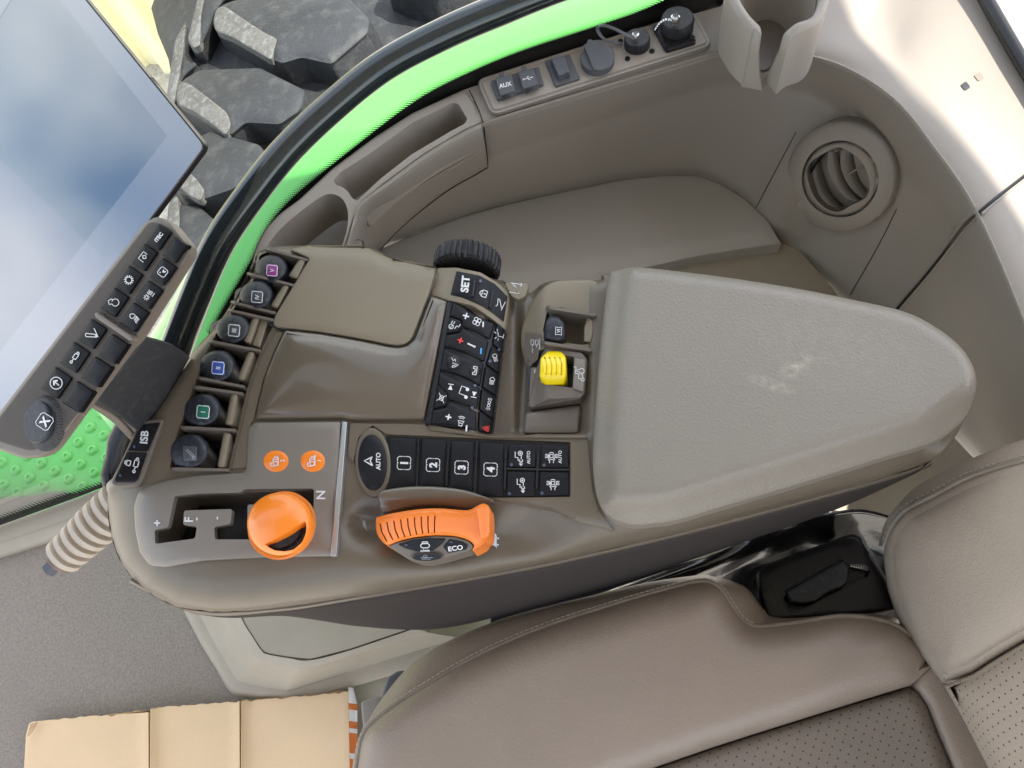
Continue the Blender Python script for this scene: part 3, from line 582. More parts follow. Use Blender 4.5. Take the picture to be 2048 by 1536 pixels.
b = bkey([(875, 772), (894, 788), (895, 800), (892, 811), (867, 817)]); k = Ink(BS, 883, 796, 9, 70, h=H, w=.14); k.line([(-.9, -.9), (.9, .9)], [(-.9, .9), (.9, -.9)], box_(-.5, -.4, .5, .4)); k.done(M['white'], b)
b = bkey([(866, 821), (892, 816), (899, 804), (953, 823), (953, 862), (861, 847)])
k = Ink(BS, 897, 834, 14, 78, h=H, w=.2); plus(k, 0, 0, .42, .2); k.line([(-1.5, -2.9), (-.6, -2.8)], w=.22); k.done(M['white'], b)
k = Ink(BS, 922, 843, 11, 80, h=H, w=.12); k.line(box_(-.8, -.3, -.3, .3), [(-.3, .3), (.1, .6), (.1, -.6), (-.3, -.3)], ci(0, 0, .65, 6, -40, 40), ci(0, 0, .95, 6, -40, 40)); k.done(M['white'], b)
rk = [([(994, 648), (1009, 657), (1004, 703), (986, 688)], 999, 670, 'work'), ([(1003, 706), (985, 691), (973, 728), (997, 746)], 991, 716, 'beam'), ([(972, 731), (997, 749), (992, 791), (965, 774)], 984, 762, 'head'), ([(964, 777), (991, 794), (985, 837), (959, 818)], 978, 808, 'side'), ([(959, 822), (984, 839), (981, 867), (957, 861)], 971, 857, 'hazard')]
for q, x, y, kind in rk:
    b = bkey(q); k = Ink(BS, x, y, 9, 78, h=H, w=.14)
    if kind == 'work': k.line([(-.6, -.9), (.4, -.9)], [(-.3, -.9), (-.3, .2), (.6, .5)], [(.2, .8), (.5, 1.3)], [(.7, .6), (1.2, .8)], [(-.6, .5), (-1, .9)], [(-.8, .1), (-1.3, .1)])
    if kind == 'beam': k.line([(.1, .7), (.1, -.2), (.6, -.2), (.9, .2), (.6, .7), (.1, .7)], [(0, .4), (-.9, 0)], [(0, .1), (-.8, -.3)], [(.1, -.2), (-.6, -.6)])
    if kind == 'head': k.line([(.1, .5), (.1, -.5), (.5, -.5), (.9, 0), (.5, .5), (.1, .5)], [(0, .4), (-.8, .4)], [(0, .13), (-.8, .13)], [(0, -.13), (-.8, -.13)], [(0, -.4), (-.8, -.4)])
    if kind == 'side': k.line(ci(.35, 0, .3), ci(-.35, 0, .3), [(.8, .3), (1.3, .4)], [(.85, 0), (1.4, 0)], [(.8, -.3), (1.3, -.4)], [(-.8, .3), (-1.3, .4)], [(-.85, 0), (-1.4, 0)], [(-.8, -.3), (-1.3, -.4)])
    if kind == 'hazard': k.line([(-.6, -.7), (.7, -.7), (.05, .8), (-.6, -.7)], [(-.2, -.45), (.35, -.45), (.07, .15), (-.2, -.45)], w=.2); k.done(M['red'], b)
    else:
        k.done(M['white'], b); plate('indicator', ell(q[2][0]-6, q[2][1]-4, 3, 3, n=10) if kind == 'work' else ell(q[3][0]-15 if kind != 'beam' else q[2][0]+7, q[3][1]-3, 3, 3, n=10) if kind != 'beam' else ell(980, 722, 3, 3, n=10), BS, M['lamp'], b, h=.0026, depth=.0005)
# SET panel above the barrel
plate('set_frame', rp([(874, 536), (912, 535), (962, 545), (1002, 570), (1020, 592), (1012, 662), (990, 643), (946, 612), (897, 601), (858, 590)], 5), BS, M['lid'], con, h=.002, depth=.012, bevel=3, drop=.0015, step=9)
setp = plate('set_panel', rp([(913, 542), (959, 551), (990, 568), (1015, 593), (1007, 643), (980, 621), (946, 603), (901, 589)], 2), BS, M['blk'], con, h=.0034, depth=.003, bevel=1.5, step=6)
Ink(BS, 930, 568, 21, 84, h=.0042).text('SET', bold=.04).done(M['white'], setp, 'lettering')
for a, b_ in (((950, 561), (945, 594)), ((986, 581), (980, 616))):
    tube('panel_rib', [BS([a], .004)[0], BS([b_], .004)[0]], .0016, M['blkg'], setp, n=8)
k = Ink(BS, 967, 587, 11, 72, h=.0042, w=.14); k.line(box_(-.6, -.6, .6, .25), ci(0, .25, .42, 10, 0, 180)); k.fill([(-.1, -.4), (.1, -.4), (.1, -.05), (-.1, -.05)]); k.done(M['white'], setp)
k = Ink(BS, 999, 608, 10, 66, h=.0042, w=.14); k.line([(-.6, -.7), (.8, .3), (.9, .7), (-.3, .3), (-.7, .5)], [(-1, -.8), (.9, -.9)]); k.done(M['white'], setp)
plate('indicator', ell(961, 562, 3, 3, n=10), BS, M['lamp'], setp, h=.0044, depth=.0005)
# ribbed thumbwheel
A_, B_ = P(932, 548, .640), P(938, 505, .640); ax = (B_-A_); ax /= np.linalg.norm(ax); ax = np.array([ax[0], ax[1], 0.0]); ax /= np.linalg.norm(ax)
Vl, Fl = lathe_geo(A_, ax, [(0, .030), (.001, .0325), (.004, .0345), (.018, .0345), (.021, .033), (.023, .027), (.023, .01)], 108, 36, .0014)
wheel = obj('thumbwheel', Vl, Fl, M['blkg'], con, sharp=25, label='black ribbed thumbwheel beside the SET keys')
# icon tab
tab = plate('icon_tab', rp([(1008, 566), (1056, 566), (1056, 578), (1050, 594), (1036, 600), (1022, 592)], 6), ZS(.650), M['lid'], con, depth=.008, bevel=2, step=9)
k = Ink(ZS(.650), 1030, 576, 11, 80, h=.0006, w=.12); k.line([(-.9, .9), (-.9, -1), (.6, .2)], [(-.9, -.9), (.2, -.2), (.3, .3), (1, .8)], [(.8, -1.2), (.8, .9)], [(.4, -.9), (.8, -1.2), (1.1, -.8)]); k.done(M['white'], tab)

# two mini levers between keys and armrest
hump = plate('lever_hump', rp(cr([(1196, 566), (1150, 560), (1112, 562), (1086, 576), (1068, 598), (1055, 622), (1044, 655), (1042, 690), (1050, 722), (1062, 735), (1085, 700), (1170, 705), (1194, 690), (1197, 630)], 3), 2), ZS(lambda p: .640+.018*ss((p[:, 0]-1040)/55)), M['lid'], con, depth=.03, bevel=5, drop=.004, step=9, holes=[rp([(1094, 622), (1120, 614), (1176, 630), (1184, 645), (1180, 686), (1166, 690), (1090, 680), (1086, 660)], 5)], hdepth=.02)
plate('lever_well', [(1070, 605), (1200, 605), (1200, 710), (1070, 710)], ZS(.629), M['blkm'], con, depth=.003)
def blade(a, b, z0=.666, z1=.660, zb=.628, th=.0014, name='blade', m='brown'):
    A, B = np.array(a, float), np.array(b, float); n = 12; top = []
    for i in range(n+1):
        t = i/n; q = A+(B-A)*t; top.append(P(q[0], q[1], z0+(z1-z0)*t-.016*(1-rnd(min(t/.15, 1)))))
    top = np.array(top); bt = top.copy(); bt[:, 2] = zb; nr = np.cross(bt[-1]-bt[0], [0, 0, 1]); nr /= np.linalg.norm(nr); m_ = n+1
    V = np.vstack([top+nr*th, top-nr*th, bt+nr*th, bt-nr*th]); F = []
    for i in range(n): F += [[i, i+1, m_+i+1, m_+i], [i, i+1, 2*m_+i+1, 2*m_+i], [m_+i, m_+i+1, 3*m_+i+1, 3*m_+i]]
    F += [[0, m_, 3*m_, 2*m_], [n, m_+n, 3*m_+n, 2*m_+n]]; return obj(name, V, F, M[m], con)
blade((1092, 614), (1192, 630), .676, .664); blade((1082, 684), (1182, 700), .672, .664)
zc2 = ZS(lambda p: .664+.009*np.sqrt(np.clip(1-(np.hypot(p[:, 0]-1112, p[:, 1]-655)/30)**2*.9, 0, 1)))
c = plate('lever_cap', rp([(1092, 640), (1104, 629), (1120, 634), (1130, 648), (1132, 680), (1112, 684), (1086, 680)], 8), zc2, M['cap'], con, depth=.03, bevel=4, drop=.003, step=5, label='glossy black lever cap with a framed roman numeral')
k = Ink(zc2, 1117, 662, 9, 88, h=.0008, w=.12); k.text('VI', 0, 0, 1.0); k.line([(-.9, -.7), (-.75, 0), (-.9, .7), (0, .6), (.9, .7), (.75, 0), (.9, -.7), (0, -.6), (-.9, -.7)]); k.done(M['white'], c)
plate('rocker', rp([(1175, 629), (1187, 642), (1187, 668), (1182, 686), (1167, 684), (1168, 655)], 4), ZS(.661), M['lid'], con, depth=.02, bevel=3, drop=.003, step=6)
bxs = ZS(lambda p: .664-.012*ss((1100-p[:, 0])/40))
plate('switch_box', rp([(1098, 693), (1164, 705), (1175, 720), (1170, 786), (1161, 797), (1061, 816), (1056, 806), (1072, 740), (1084, 706)], 5), bxs, M['brown'], con, depth=.035, bevel=3, drop=.002, step=8, holes=[rp([(1088, 706), (1148, 713), (1145, 776), (1091, 768), (1078, 758)], 4)], hdepth=.02)
plate('switch_well', [(1055, 695), (1165, 695), (1165, 800), (1055, 800)], ZS(.644), M['blkm'], con, depth=.003)
ys = ZS(lambda p: .676-.000010*(p[:, 1]-735)**2)
yk = plate('yellow_switch', rp([(1081, 716), (1097, 701), (1121, 702), (1132, 713), (1133, 752), (1128, 770), (1092, 772), (1079, 756)], 5), ys, M['yellow'], con, depth=.02, bevel=4, drop=.003, step=5, holes=[np.array([(x, 714), (x+4, 728), (x+3, 750), (x+5.2, 750), (x+6.3, 728), (x+2.3, 714)]) for x in (1088, 1098, 1108, 1118)], hdepth=.003)
plate('yellow_core', rp([(1084, 718), (1129, 716), (1129, 766), (1092, 768), (1082, 754)], 4), ys, M['yellow'], yk, h=-.0022, depth=.01, step=8)
pt = plate('icon_plate', rp([(1149, 716), (1171, 720), (1167, 784), (1146, 777)], 4), ZS(.664), M['taupe'], con, h=.0022, depth=.004, bevel=1.5, step=8)
k = Ink(ZS(.664), 1159, 750, 12, 84, h=.0028, w=.13); k.line([(1.3, .7), (.2, .7), (.2, .1), (-.6, .1), (-.6, -.5)], ci(.7, -.3, .42), ci(.7, .3, .2, 8), ci(-.7, -.6, .25), [(-.4, -.6), (.2, -.4)], [(1.2, .7), (1.3, 1.1)]); k.done(M['white'], pt)
sl = plate('icon_slope', rp([(1050, 664), (1082, 668), (1076, 718), (1062, 730), (1046, 700)], 3), ZS(lambda p: .640+.018*ss((p[:, 0]-1040)/55)), M['brown'], con, h=.0015, depth=.002, bevel=1)
k = Ink(ZS(lambda p: .640+.018*ss((p[:, 0]-1040)/55)), 1069, 688, 8, 88, h=.003, w=.15); k.line(box_(-.2, .2, 1.0, .9), box_(-.2, -.9, 1, -.2), [(-.2, .55), (-.8, .55)], [(-.2, -.55), (-.8, -.55)], [(-1, .6), (-1.4, .3), (-1.8, .6), (-2.2, .3)], [(-1.3, -1.3), (1.5, -1.3)]); k.done(M['white'], sl)
sl = plate('icon_slope', rp([(1062, 735), (1080, 735), (1078, 770), (1066, 812), (1057, 812)], 3), ZS(.650), M['brown'], con, h=.0015, depth=.02, bevel=1)
k = Ink(ZS(.650), 1073, 750, 8, 88, h=.0022, w=.16); k.line(ci(.9, .2, .4), [(-.9, 0), (-.4, .5), (-.4, .2), (.2, .2), (.2, -.2), (-.4, -.2), (-.4, -.5), (-.9, 0)], [(-3.3, -.1), (-2.2, -.1)], [(-4.0, -.2), (-4.4, -.1), (-5.2, -.1)], [(-4.6, .3), (-5.3, -.1), (-4.6, -.5)]); k.done(M['white'], sl)
plate('rest_block', rp([(1050, 826), (1160, 809), (1162, 820), (1157, 868), (1046, 868)], 9), ZS(.652), M['brown'], con, depth=.02, bevel=6, drop=.004, step=10)
plate('key_frame_edge', rp([(856, 850), (870, 850), (985, 868), (1174, 870), (1174, 876), (985, 875), (862, 860)], 2), CS, M['shell'], con, h=.005, depth=.014, bevel=1.5, step=12)
plate('keypad_surround', rp([(700, 846), (850, 849), (985, 872), (1174, 876), (1184, 980), (1196, 1020), (1230, 1064), (1150, 1040), (1010, 1002), (985, 996), (1141, 994), (1141, 884), (772, 868), (745, 850), (716, 875), (706, 925), (697, 910)], 3), CS, M['shell'], con, h=.0028, depth=.002, step=9, sharp=60)

# padded armrest
PADO = cr([(1219, 551), (1240, 539), (1282, 535), (1400, 548), (1501, 562), (1610, 580), (1703, 599), (1808, 623), (1874, 656), (1922, 695), (1947, 735), (1953, 770), (1945, 805), (1922, 845), (1869, 884), (1764, 917), (1589, 972), (1457, 1011), (1360, 1040), (1303, 1049), (1262, 1050), (1225, 1038), (1200, 1010), (1188, 960), (1186, 893), (1198, 717), (1208, 620)], 6)
drv = [(1190, 960), (1200, 1010), (1225, 1038), (1262, 1050), (1303, 1049), (1360, 1040), (1457, 1011), (1589, 972), (1764, 917), (1869, 884), (1930, 835)]
def z_p(p): 
    dd = dist(p, drv); w = 34+34*ss((p[:, 0]-1200)/80); lf = dist(p, [(1219, 551), (1198, 717), (1186, 893), (1190, 960)]); oth = dist(p, PADO, True)
    return .664+.034*(.25+.75*ss(dd/w))*(.45+.55*ss((lf-8)/48))*(.35+.65*rnd(oth/15))
plate('armrest_pad', PADO, ZS(z_p), M['pad'], con, depth=.012, bevel=3, drop=.002, step=10, sharp=70, label='pebbled grey armrest pad with a pale scuff')
# a rubbed pale scuff in the vinyl
pad_o = bpy.data.objects['armrest_pad']; pm = M['pad']; t = pm.node_tree; bb = t.nodes['Principled BSDF']; l = t.links.new; prev = bb.inputs['Base Color'].links[0].from_socket
tcn = t.nodes.new('ShaderNodeTexCoord')
for (x, y, rx, ry, rz, am) in ((1590, 735, .020, .009,   .5, .4), (1540, 768, .026, .007, -.4, .35), (1660, 700, .10, .05, -.3, .06)):
    c = P(x, y, .698)-ORG['armrest_pad']; mp = t.nodes.new('ShaderNodeMapping'); mp.vector_type = 'TEXTURE'; mp.inputs['Location'].default_value = tuple(c); mp.inputs['Rotation'].default_value = (0, 0, rz); mp.inputs['Scale'].default_value = (rx, ry, .05)
    gr = t.nodes.new('ShaderNodeTexGradient'); gr.gradient_type = 'SPHERICAL'; nz = t.nodes.new('ShaderNodeTexNoise'); nz.inputs['Scale'].default_value = 160; nz.inputs['Detail'].default_value = 5
    l(tcn.outputs['Object'], mp.inputs['Vector']); l(mp.outputs[0], gr.inputs[0]); l(tcn.outputs['Object'], nz.inputs['Vector'])
    m1 = t.nodes.new('ShaderNodeMath'); m1.operation = 'MULTIPLY'; l(gr.outputs['Fac'], m1.inputs[0]); m2 = t.nodes.new('ShaderNodeMapRange'); m2.inputs[1].default_value = .35; m2.inputs[2].default_value = .65; m2.inputs[4].default_value = am*1.6; l(nz.outputs['Fac'], m2.inputs[0]); l(m2.outputs[0], m1.inputs[1])
    mi = t.nodes.new('ShaderNodeMix'); mi.data_type = 'RGBA'; l(m1.outputs[0], mi.inputs['Factor']); l(prev, mi.inputs['A']); mi.inputs['B'].default_value = (.50, .45, .36, 1); prev = mi.outputs['Result']
l(prev, bb.inputs['Base Color'])

# ================================================================ SIDE TRIM OF THE CAB
CAM_SCALE[:] = [CAMZ*(1-1.235), 1.235]          # section scaled about the camera: the ledge (first at .765) stands at .625, just below the console top
zr = .765
B = [(640, 560, zr), (672, 520, zr), (691, 480, zr), (717, 409, zr), (770, 367, zr), (849, 309, zr), (928, 262, zr), (965, 246, zr), (1000, 232, zr), (1150, 187, zr), (1300, 142, zr), (1425, 104, zr), (1480, 90, zr), (1540, 100, zr), (1600, 106, .768), (1690, 132, .772), (1790, 196, .78), (1868, 290, .785), (1955, 420, .79), (2050, 640, .79), (2110, 820, .79)]
C_ = [(680, 620, .668), (700, 570, .668), (724, 520, .668), (752, 450, .668), (800, 415, .668), (870, 368, .668), (940, 330, .668), (985, 312, .668), (1030, 296, .668), (1160, 256, .668), (1290, 210, .668), (1385, 178, .668), (1450, 166, .668), (1520, 165, .668), (1580, 170, .668), (1660, 200, .668), (1742, 262, .668), (1815, 345, .668), (1900, 470, .668), (1990, 690, .668), (2050, 880, .668)]
D_ = [(700, 640, .57), (715, 590, .57), (735, 545, .57), (762, 498, .57), (812, 476, .57), (880, 450, .57), (950, 426, .57), (1000, 412, .57), (1050, 400, .57), (1150, 378, .57), (1250, 358, .57), (1330, 350, .57), (1390, 350, .57), (1440, 366, .57), (1490, 398, .57), (1545, 450, .57), (1600, 510, .54), (1660, 585, .52), (1740, 690, .48), (1840, 830, .44), (1940, 925, .42)]
Dx = [(x+.0, y+18, z-.05) for x, y, z in D_]
G2 = [(x*.5+a*.5+(2 if i > 14 else 0), y*.5+b*.5, z*.5+c*.5) for i, ((x, y, z), (a, b, c)) in enumerate(zip(C_, D_))]
B2 = [(x+(a-x)*.12, y+(b-y)*.12, z-.004) for (x, y, z), (a, b, c) in zip(B, C_)]
C0 = [(x*.12+a*.88, y*.12+b*.88, z*.12+c*.88) for (x, y, z), (a, b, c) in zip(B, C_)]
C1 = [(x*.85+a*.15, y*.85+b*.15, z*.85+c*.15) for (x, y, z), (a, b, c) in zip(C_, D_)]
sheet('wall', [[(x+3 if i > 14 else x, y-4, z-.006) for i, (x, y, z) in enumerate(B)], B, B2, C0, C1, G2, D_, Dx], M['trim'], None, n=6, m=4, kind='structure', sharp=80)
# ledge between the wall crest and the window
E_ = [(700, 470, zr), (735, 400, zr), (800, 345, zr), (880, 285, zr), (950, 240, zr), (1050, 205, zr), (1250, 150, zr), (1440, 98, zr), (1530, 92, zr)]
A_ = [(470, 600, zr), (500, 530, zr), (560, 428, zr), (664, 338, zr), (823, 227, zr), (955, 169, zr), (1180, 95, zr), (1392, 26, zr), (1470, 4, zr)]
LEDGE = [(926, 180), (1180, 95), (1392, 26), (1440, 13), (1470, -20), (1620, -20), (1640, 60), (1600, 107), (1540, 101), (1480, 91), (1425, 104), (1300, 142), (1150, 187), (1000, 232), (962, 246), (950, 215)]
plate('ledge', LEDGE, ZS(zr), M['trim'], None, depth=.01, bevel=2, kind='structure', step=30)
# rear parcel shelf, white in the sun
r0 = [(1598, 106, .768), (1640, 113, .77), (1690, 131, .772), (1740, 160, .776), (1790, 195, .78), (1868, 289, .785), (1955, 419, .79), (2050, 640, .79), (2110, 830, .79)]
r1 = [(1622, 86, .770), (1672, 92, .773), (1722, 106, .774), (1772, 132, .776), (1826, 168, .780), (1905, 262, .788), (1990, 390, .792), (2090, 600, .792), (2160, 800, .792)]
r2 = [(1645, 20, .770), (1700, 25, .768), (1748, 34, .763), (1790, 60, .765), (1850, 100, .778), (1950, 190, .782), (2050, 330, .784), (2160, 560, .784), (2240, 800, .784)]
r3 = [(1655, -180, .772), (1720, -160, .776), (1800, -140, .778), (1870, -80, .782), (1960, 0, .784), (2045, 110, .786), (2150, 270, .786), (2270, 520, .786), (2340, 800, .786)]
sheet('rear_shelf', [r0, r1, r2, r3], M['trim'], None, n=6, m=8, kind='structure', sharp=80)
for (x, y, nm) in ((1931, 172, 'open'), (1958, 153, 'plugged')):
    q = rp([(x-10, y-2), (x+1, y-10), (x+10, y+2), (x-1, y+9)], 3); lc, nr, *_ = hit(bpy.data.objects['rear_shelf'], x, y); nr = np.array(nr); nr = nr if nr[2] > 0 else -nr
    plate('clip_hole', q, PL(np.array(lc), nr), M['blkm'] if nm == 'open' else M['trim2'], None, h=.0008, depth=.004, label='small dark open clip hole in the sunlit rear shelf' if nm == 'open' else 'small grey plugged clip hole in the sunlit rear shelf', cat='clip hole')
sl_ = Pz([(1820, -260), (1900, -120), (1950, -40), (1995, 40), (2040, 118), (2090, 200), (2150, 300), (2300, 560), (2380, 800)], .792)
tube('rear_window_seal', sl_, .006, M['frit'], None, n=10, label='black rubber seal along the rear window in the upper right corner', cat='window seal')
# storage bin floor: raised shelf and lower floor
plate('shelf', [(700, 660), (735, 545), (762, 498), (812, 476), (880, 450), (950, 426), (1000, 412), (1050, 400), (1150, 378), (1250, 358), (1330, 350), (1390, 350), (1440, 366), (1490, 398), (1535, 440), (1562, 487), (1400, 512), (1250, 545), (1100, 600), (1000, 700), (800, 760)], ZS(lambda p: .568+.004*ss((p[:, 1]-360)/80)-.006*ss((p[:, 1]-(560-.18*(p[:, 0]-1000)))/18)), M['shelf'], None, depth=.022, bevel=4, drop=.002, kind='structure', step=16, sharp=60)
plate('floor_panel', [(700, 700), (1000, 560), (1250, 500), (1500, 470), (1580, 480), (1660, 570), (1800, 760), (1960, 930), (1860, 1060), (1620, 1010), (1500, 900), (900, 900)], ZS(lambda p: .546-.08*ss((p[:, 0]-1600)/300)), M['floor'], None, depth=.01, step=30, kind='structure')
# wall seams
def seam(path, w=1.6, zz=None, mt='frit', name='seam', parent=None, **k):
    p = cr(path, 6, False); tube(name, Pz(p[:, :2], p[:, 2]), w/1650*.75/2, M[mt], parent, n=6, **k)
WALL = bpy.data.objects['wall']
SURF = [WALL, bpy.data.objects['rear_shelf']]
def seam_on(path, w, name='seam', mt='frit', off=(0, 0), up=.0004):
    out = []
    for x, y in cr(path, 8, False)+np.array(off):
        hs = [h[0] for h in (hit(o, x, y) for o in SURF) if h[0] is not None]
        if hs: q = min(hs, key=lambda v: (v-Vector(CAMP)).length); out.append(np.array(q)+(CAMP-np.array(q))*up/.9)
    out = np.array(out); out[1:-1] = (out[:-2]+2*out[1:-1]+out[2:])/4
    tube(name, out, w/1650*.75/2, M[mt], WALL, n=6)
seam_on([(1592, 264), (1565, 315), (1538, 366), (1512, 416)], 2.0); seam_on([(1793, 418), (1768, 470), (1735, 530), (1700, 590)], 2.0)
# second rear panel with rolled edge (seam from the right border to the armrest)
pr = [(2060, 344, .80), (1990, 398, .80), (1935, 446, .79), (1905, 480, .735), (1860, 540, .70), (1790, 622, .62), (1740, 690, .56)]
pp_ = [(2058, 345), (1990, 398), (1935, 446), (1905, 482), (1860, 540), (1790, 622), (1750, 672)]
seam_on(pp_, 6, 'rear_panel_gap'); seam_on(pp_, 5, 'panel_edge', 'trim', (4, 4)); seam_on(pp_[:4], 8, 'panel_edge', 'trim', (-4, -6), -.003)
# tray with long pocket and cup hollow
tray = thing('storage_tray', 'beige tray insert with long pocket and cup hollow along the curved window ledge', 'storage tray', P(800, 330, .7))
TO = [(500, 545), (506, 515), (514, 486), (532, 455), (559, 428), (599, 399), (664, 338), (744, 278), (823, 227), (928, 179), (950, 205), (965, 246), (928, 262), (849, 309), (770, 367), (728, 402), (712, 425), (704, 455), (694, 490), (672, 560), (600, 610), (520, 600)]
PK = rp([(666, 362), (680, 345), (744, 304), (823, 246), (870, 223), (906, 205), (917, 208), (935, 238), (929, 248), (902, 262), (823, 309), (759, 359), (714, 402), (704, 396), (696, 383), (685, 374), (672, 370)], 4)
CUP = rp(cr([(531, 510), (546, 475), (585, 436), (638, 396), (662, 388), (682, 395), (694, 415), (696, 441), (688, 481), (660, 540), (600, 570), (545, 560)], 3), 2)
plate('tray_top', rp(TO, 8), ZS(zr), M['trim'], tray, h=.002, depth=.012, bevel=6, drop=.003, holes=[PK, CUP], hdepth=.052, step=14)
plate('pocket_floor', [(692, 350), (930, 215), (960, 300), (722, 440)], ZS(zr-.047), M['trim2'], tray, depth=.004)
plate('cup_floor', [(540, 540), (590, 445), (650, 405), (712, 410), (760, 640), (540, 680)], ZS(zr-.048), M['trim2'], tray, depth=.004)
f0 = [(690, 500, zr+.001), (703, 455, zr+.001), (717, 410, zr+.001), (770, 368, zr+.001), (849, 310, zr+.001), (928, 263, zr+.001), (962, 247, zr+.001)]
f1 = [(722, 480, .71), (733, 450, .715), (748, 425, .72), (803, 388, .725), (872, 338, .73), (945, 295, .735), (969, 288, .735)]
f2 = [(740, 530, .60), (757, 504, .60), (771, 483, .612), (817, 438, .655), (891, 380, .68), (950, 346, .687), (975, 331, .688)]
def wz(x, y, up):
    lc = hit(bpy.data.objects['wall'], x, y)[0]; return (x, y, ((lc[2] if lc is not None else CAM_SCALE[0]+CAM_SCALE[1]*.6)-CAM_SCALE[0])/CAM_SCALE[1]+up)
rws = [[(x, y, z+.003) for x, y, z in f0]]
for t_ in (.1, .22, .36, .5, .65, .8, .92, 1.0, 1.04):
    row = []
    for (a_, b__, _0), (c_, d__, _1), (e_, g_, _2) in zip(f0, f1, f2):
        cx_ = 2*c_-.5*(a_+e_); cy_ = 2*d__-.5*(b__+g_); row.append(wz((1-t_)**2*a_+2*t_*(1-t_)*cx_+t_*t_*e_, (1-t_)**2*b__+2*t_*(1-t_)*cy_+t_*t_*g_, .008+.018*math.sin(math.pi*t_) if t_ < 1 else (.006 if t_ == 1 else -.003)))
    rws.append(row)
sheet('tray_front', rws, M['trim'], tray, n=6, m=2, sharp=80)
seam([wz(x+1, y+4, .002) for x, y, z in f2], 2.6, parent=tray, name='seam_gap'); seam([(938, 180, zr+.003), (952, 208, zr+.003), (966, 246, zr+.002), wz(972, 290, .008), wz(976, 331, .008)], 2.6, parent=tray, name='seam_gap')

# ---- socket panel
SP = ZS(zr)
sock = thing('socket_panel', 'raised beige outlet panel with AUX and USB covers on the window ledge', 'outlet panel', P(1190, 130, zr))
SPO = [(955, 168), (960, 157), (1379, 24), (1392, 28), (1423, 84), (1416, 94), (996, 228), (980, 226)]
plate('panel_plate', rp(SPO, 10), SP, M['trim'], sock, h=.007, depth=.008, bevel=4, drop=.003, step=20)
plate('panel_groove', inset(rp(SPO, 10), 6), SP, M['trim2'], sock, h=.0075, depth=.001, step=25)
plate('panel_face', inset(rp(SPO, 10), 9), SP, M['trim'], sock, h=.0084, depth=.002, bevel=1, step=20)
tw = plate('socket_base', rp([(980, 162), (1077, 133), (1088, 168), (995, 200)], 5), SP, M['slate'], sock, h=.012, depth=.006, bevel=2, step=10)
for q, s in (([(990, 157), (1022, 149), (1031, 182), (1000, 192)], 'AUX'), ([(1035, 144), (1067, 137), (1077, 169), (1046, 178)], 'usb')):
    c = plate('socket_cover', rp(q, 4), SP, M['slate'], tw, h=.018, depth=.007, bevel=2, drop=.001, step=8, label='slate rubber flap marked '+s if s == 'AUX' else 'slate rubber flap with a USB mark')
    plate('cover_tab', rp(np.array([(q[0][0]+7, q[0][1]-9), (q[0][0]+18, q[0][1]-12), (q[0][0]+20, q[0][1]+2), (q[0][0]+9, q[0][1]+4)]), 2), SP, M['slate'], tw, h=.0165, depth=.004, bevel=1)
    plate('cover_tab', rp(np.array([(q[3][0]+2, q[3][1]-4), (q[2][0]-3, q[2][1]-3), (q[2][0]-4, q[2][1]+3), (q[3][0]+4, q[3][1]+5)]), 2), SP, M['blkm'], tw, h=.0155, depth=.004, bevel=1)
    k = Ink(SP, (q[0][0]+q[2][0])/2, (q[0][1]+q[2][1])/2, 12 if s == 'AUX' else 9, 14, h=.0185, w=.14)
    if s == 'AUX': k.text('AUX', bold=.03)
    else:
        k.line([(-1, 0), (.8, 0)], [(-.3, 0), (.0, .4), (.3, .4)], [(-.1, 0), (.2, -.4), (.5, -.4)]); k.fill([(.8, .2), (.8, -.2), (1.2, 0)]); k.fill(ci(-1, 0, .22, 8)[:-1])
    k.done(M['white'], c, 'lettering' if s == 'AUX' else 'icon')
bl = plate('blank_socket', rp([(1090, 122), (1139, 108), (1160, 157), (1111, 173)], 2), SP, M['slate'], sock, h=.011, depth=.005, bevel=1.5, step=12)
plate('pull_tab', rp([(1101, 117), (1129, 112), (1140, 146), (1132, 145), (1127, 149), (1117, 152)], 2), SP, M['slate'], bl, h=.018, depth=.008, bevel=2, step=8)
rs = plate('round_socket', ell(1195, 114, 34, 28, -12, 40), SP, M['slate'], sock, h=.016, depth=.010, bevel=2, step=10)
plate('round_lid', rp([(1166, 90), (1175, 86), (1174, 80), (1182, 78), (1184, 81), (1202, 79), (1206, 84), (1222, 96), (1229, 113), (1226, 126), (1218, 136), (1200, 141), (1187, 139), (1170, 98)], 4), SP, M['slate'], rs, h=.019, depth=.006, bevel=1.5, step=8)
def knob_conn(cx, cy, rad, hgt, base, n=60, name='round_connector'):
    Vl, Fl = lathe_geo(P(cx, cy, zr+.008), [0, 0, 1], [(0, rad*.98), (.003, rad), (hgt-.003, rad), (hgt-.001, rad*.97), (hgt, rad*.93), (hgt, rad*.3)], n*2, n, .0008)
    return obj(name, Vl, Fl, M['blkm'], base, sharp=30)
kc = knob_conn(1274, 92, .0118, .0105, sock)
Vl, Fl = lathe_geo(P(1271, 78, zr+.0205), [0, 0, 1], [(0, .003), (.002, .003), (.003, .0035), (.006, .0032), (.007, .002)], 20); obj('cap_screw', Vl, Fl, M['steel'], kc)
loop = cr([(1268, 77, zr+.024), (1250, 68, zr+.029), (1225, 56, zr+.031), (1205, 51, zr+.030), (1195, 58, zr+.026), (1204, 74, zr+.022), (1222, 84, zr+.014), (1244, 87, zr+.010)], 6, False)
tube('retaining_strap', Pz(loop[:, :2], loop[:, 2]), .0017, M['slate'], kc, n=8, flat=.5)
bq = plate('connector_base', rp([(1304, 52), (1368, 32), (1394, 84), (1332, 103)], 7), SP, M['blkg'], sock, h=.012, depth=.006, bevel=2, step=12)
kb = knob_conn(1353, 62, .0150, .0155, sock, 70, 'large_connector')
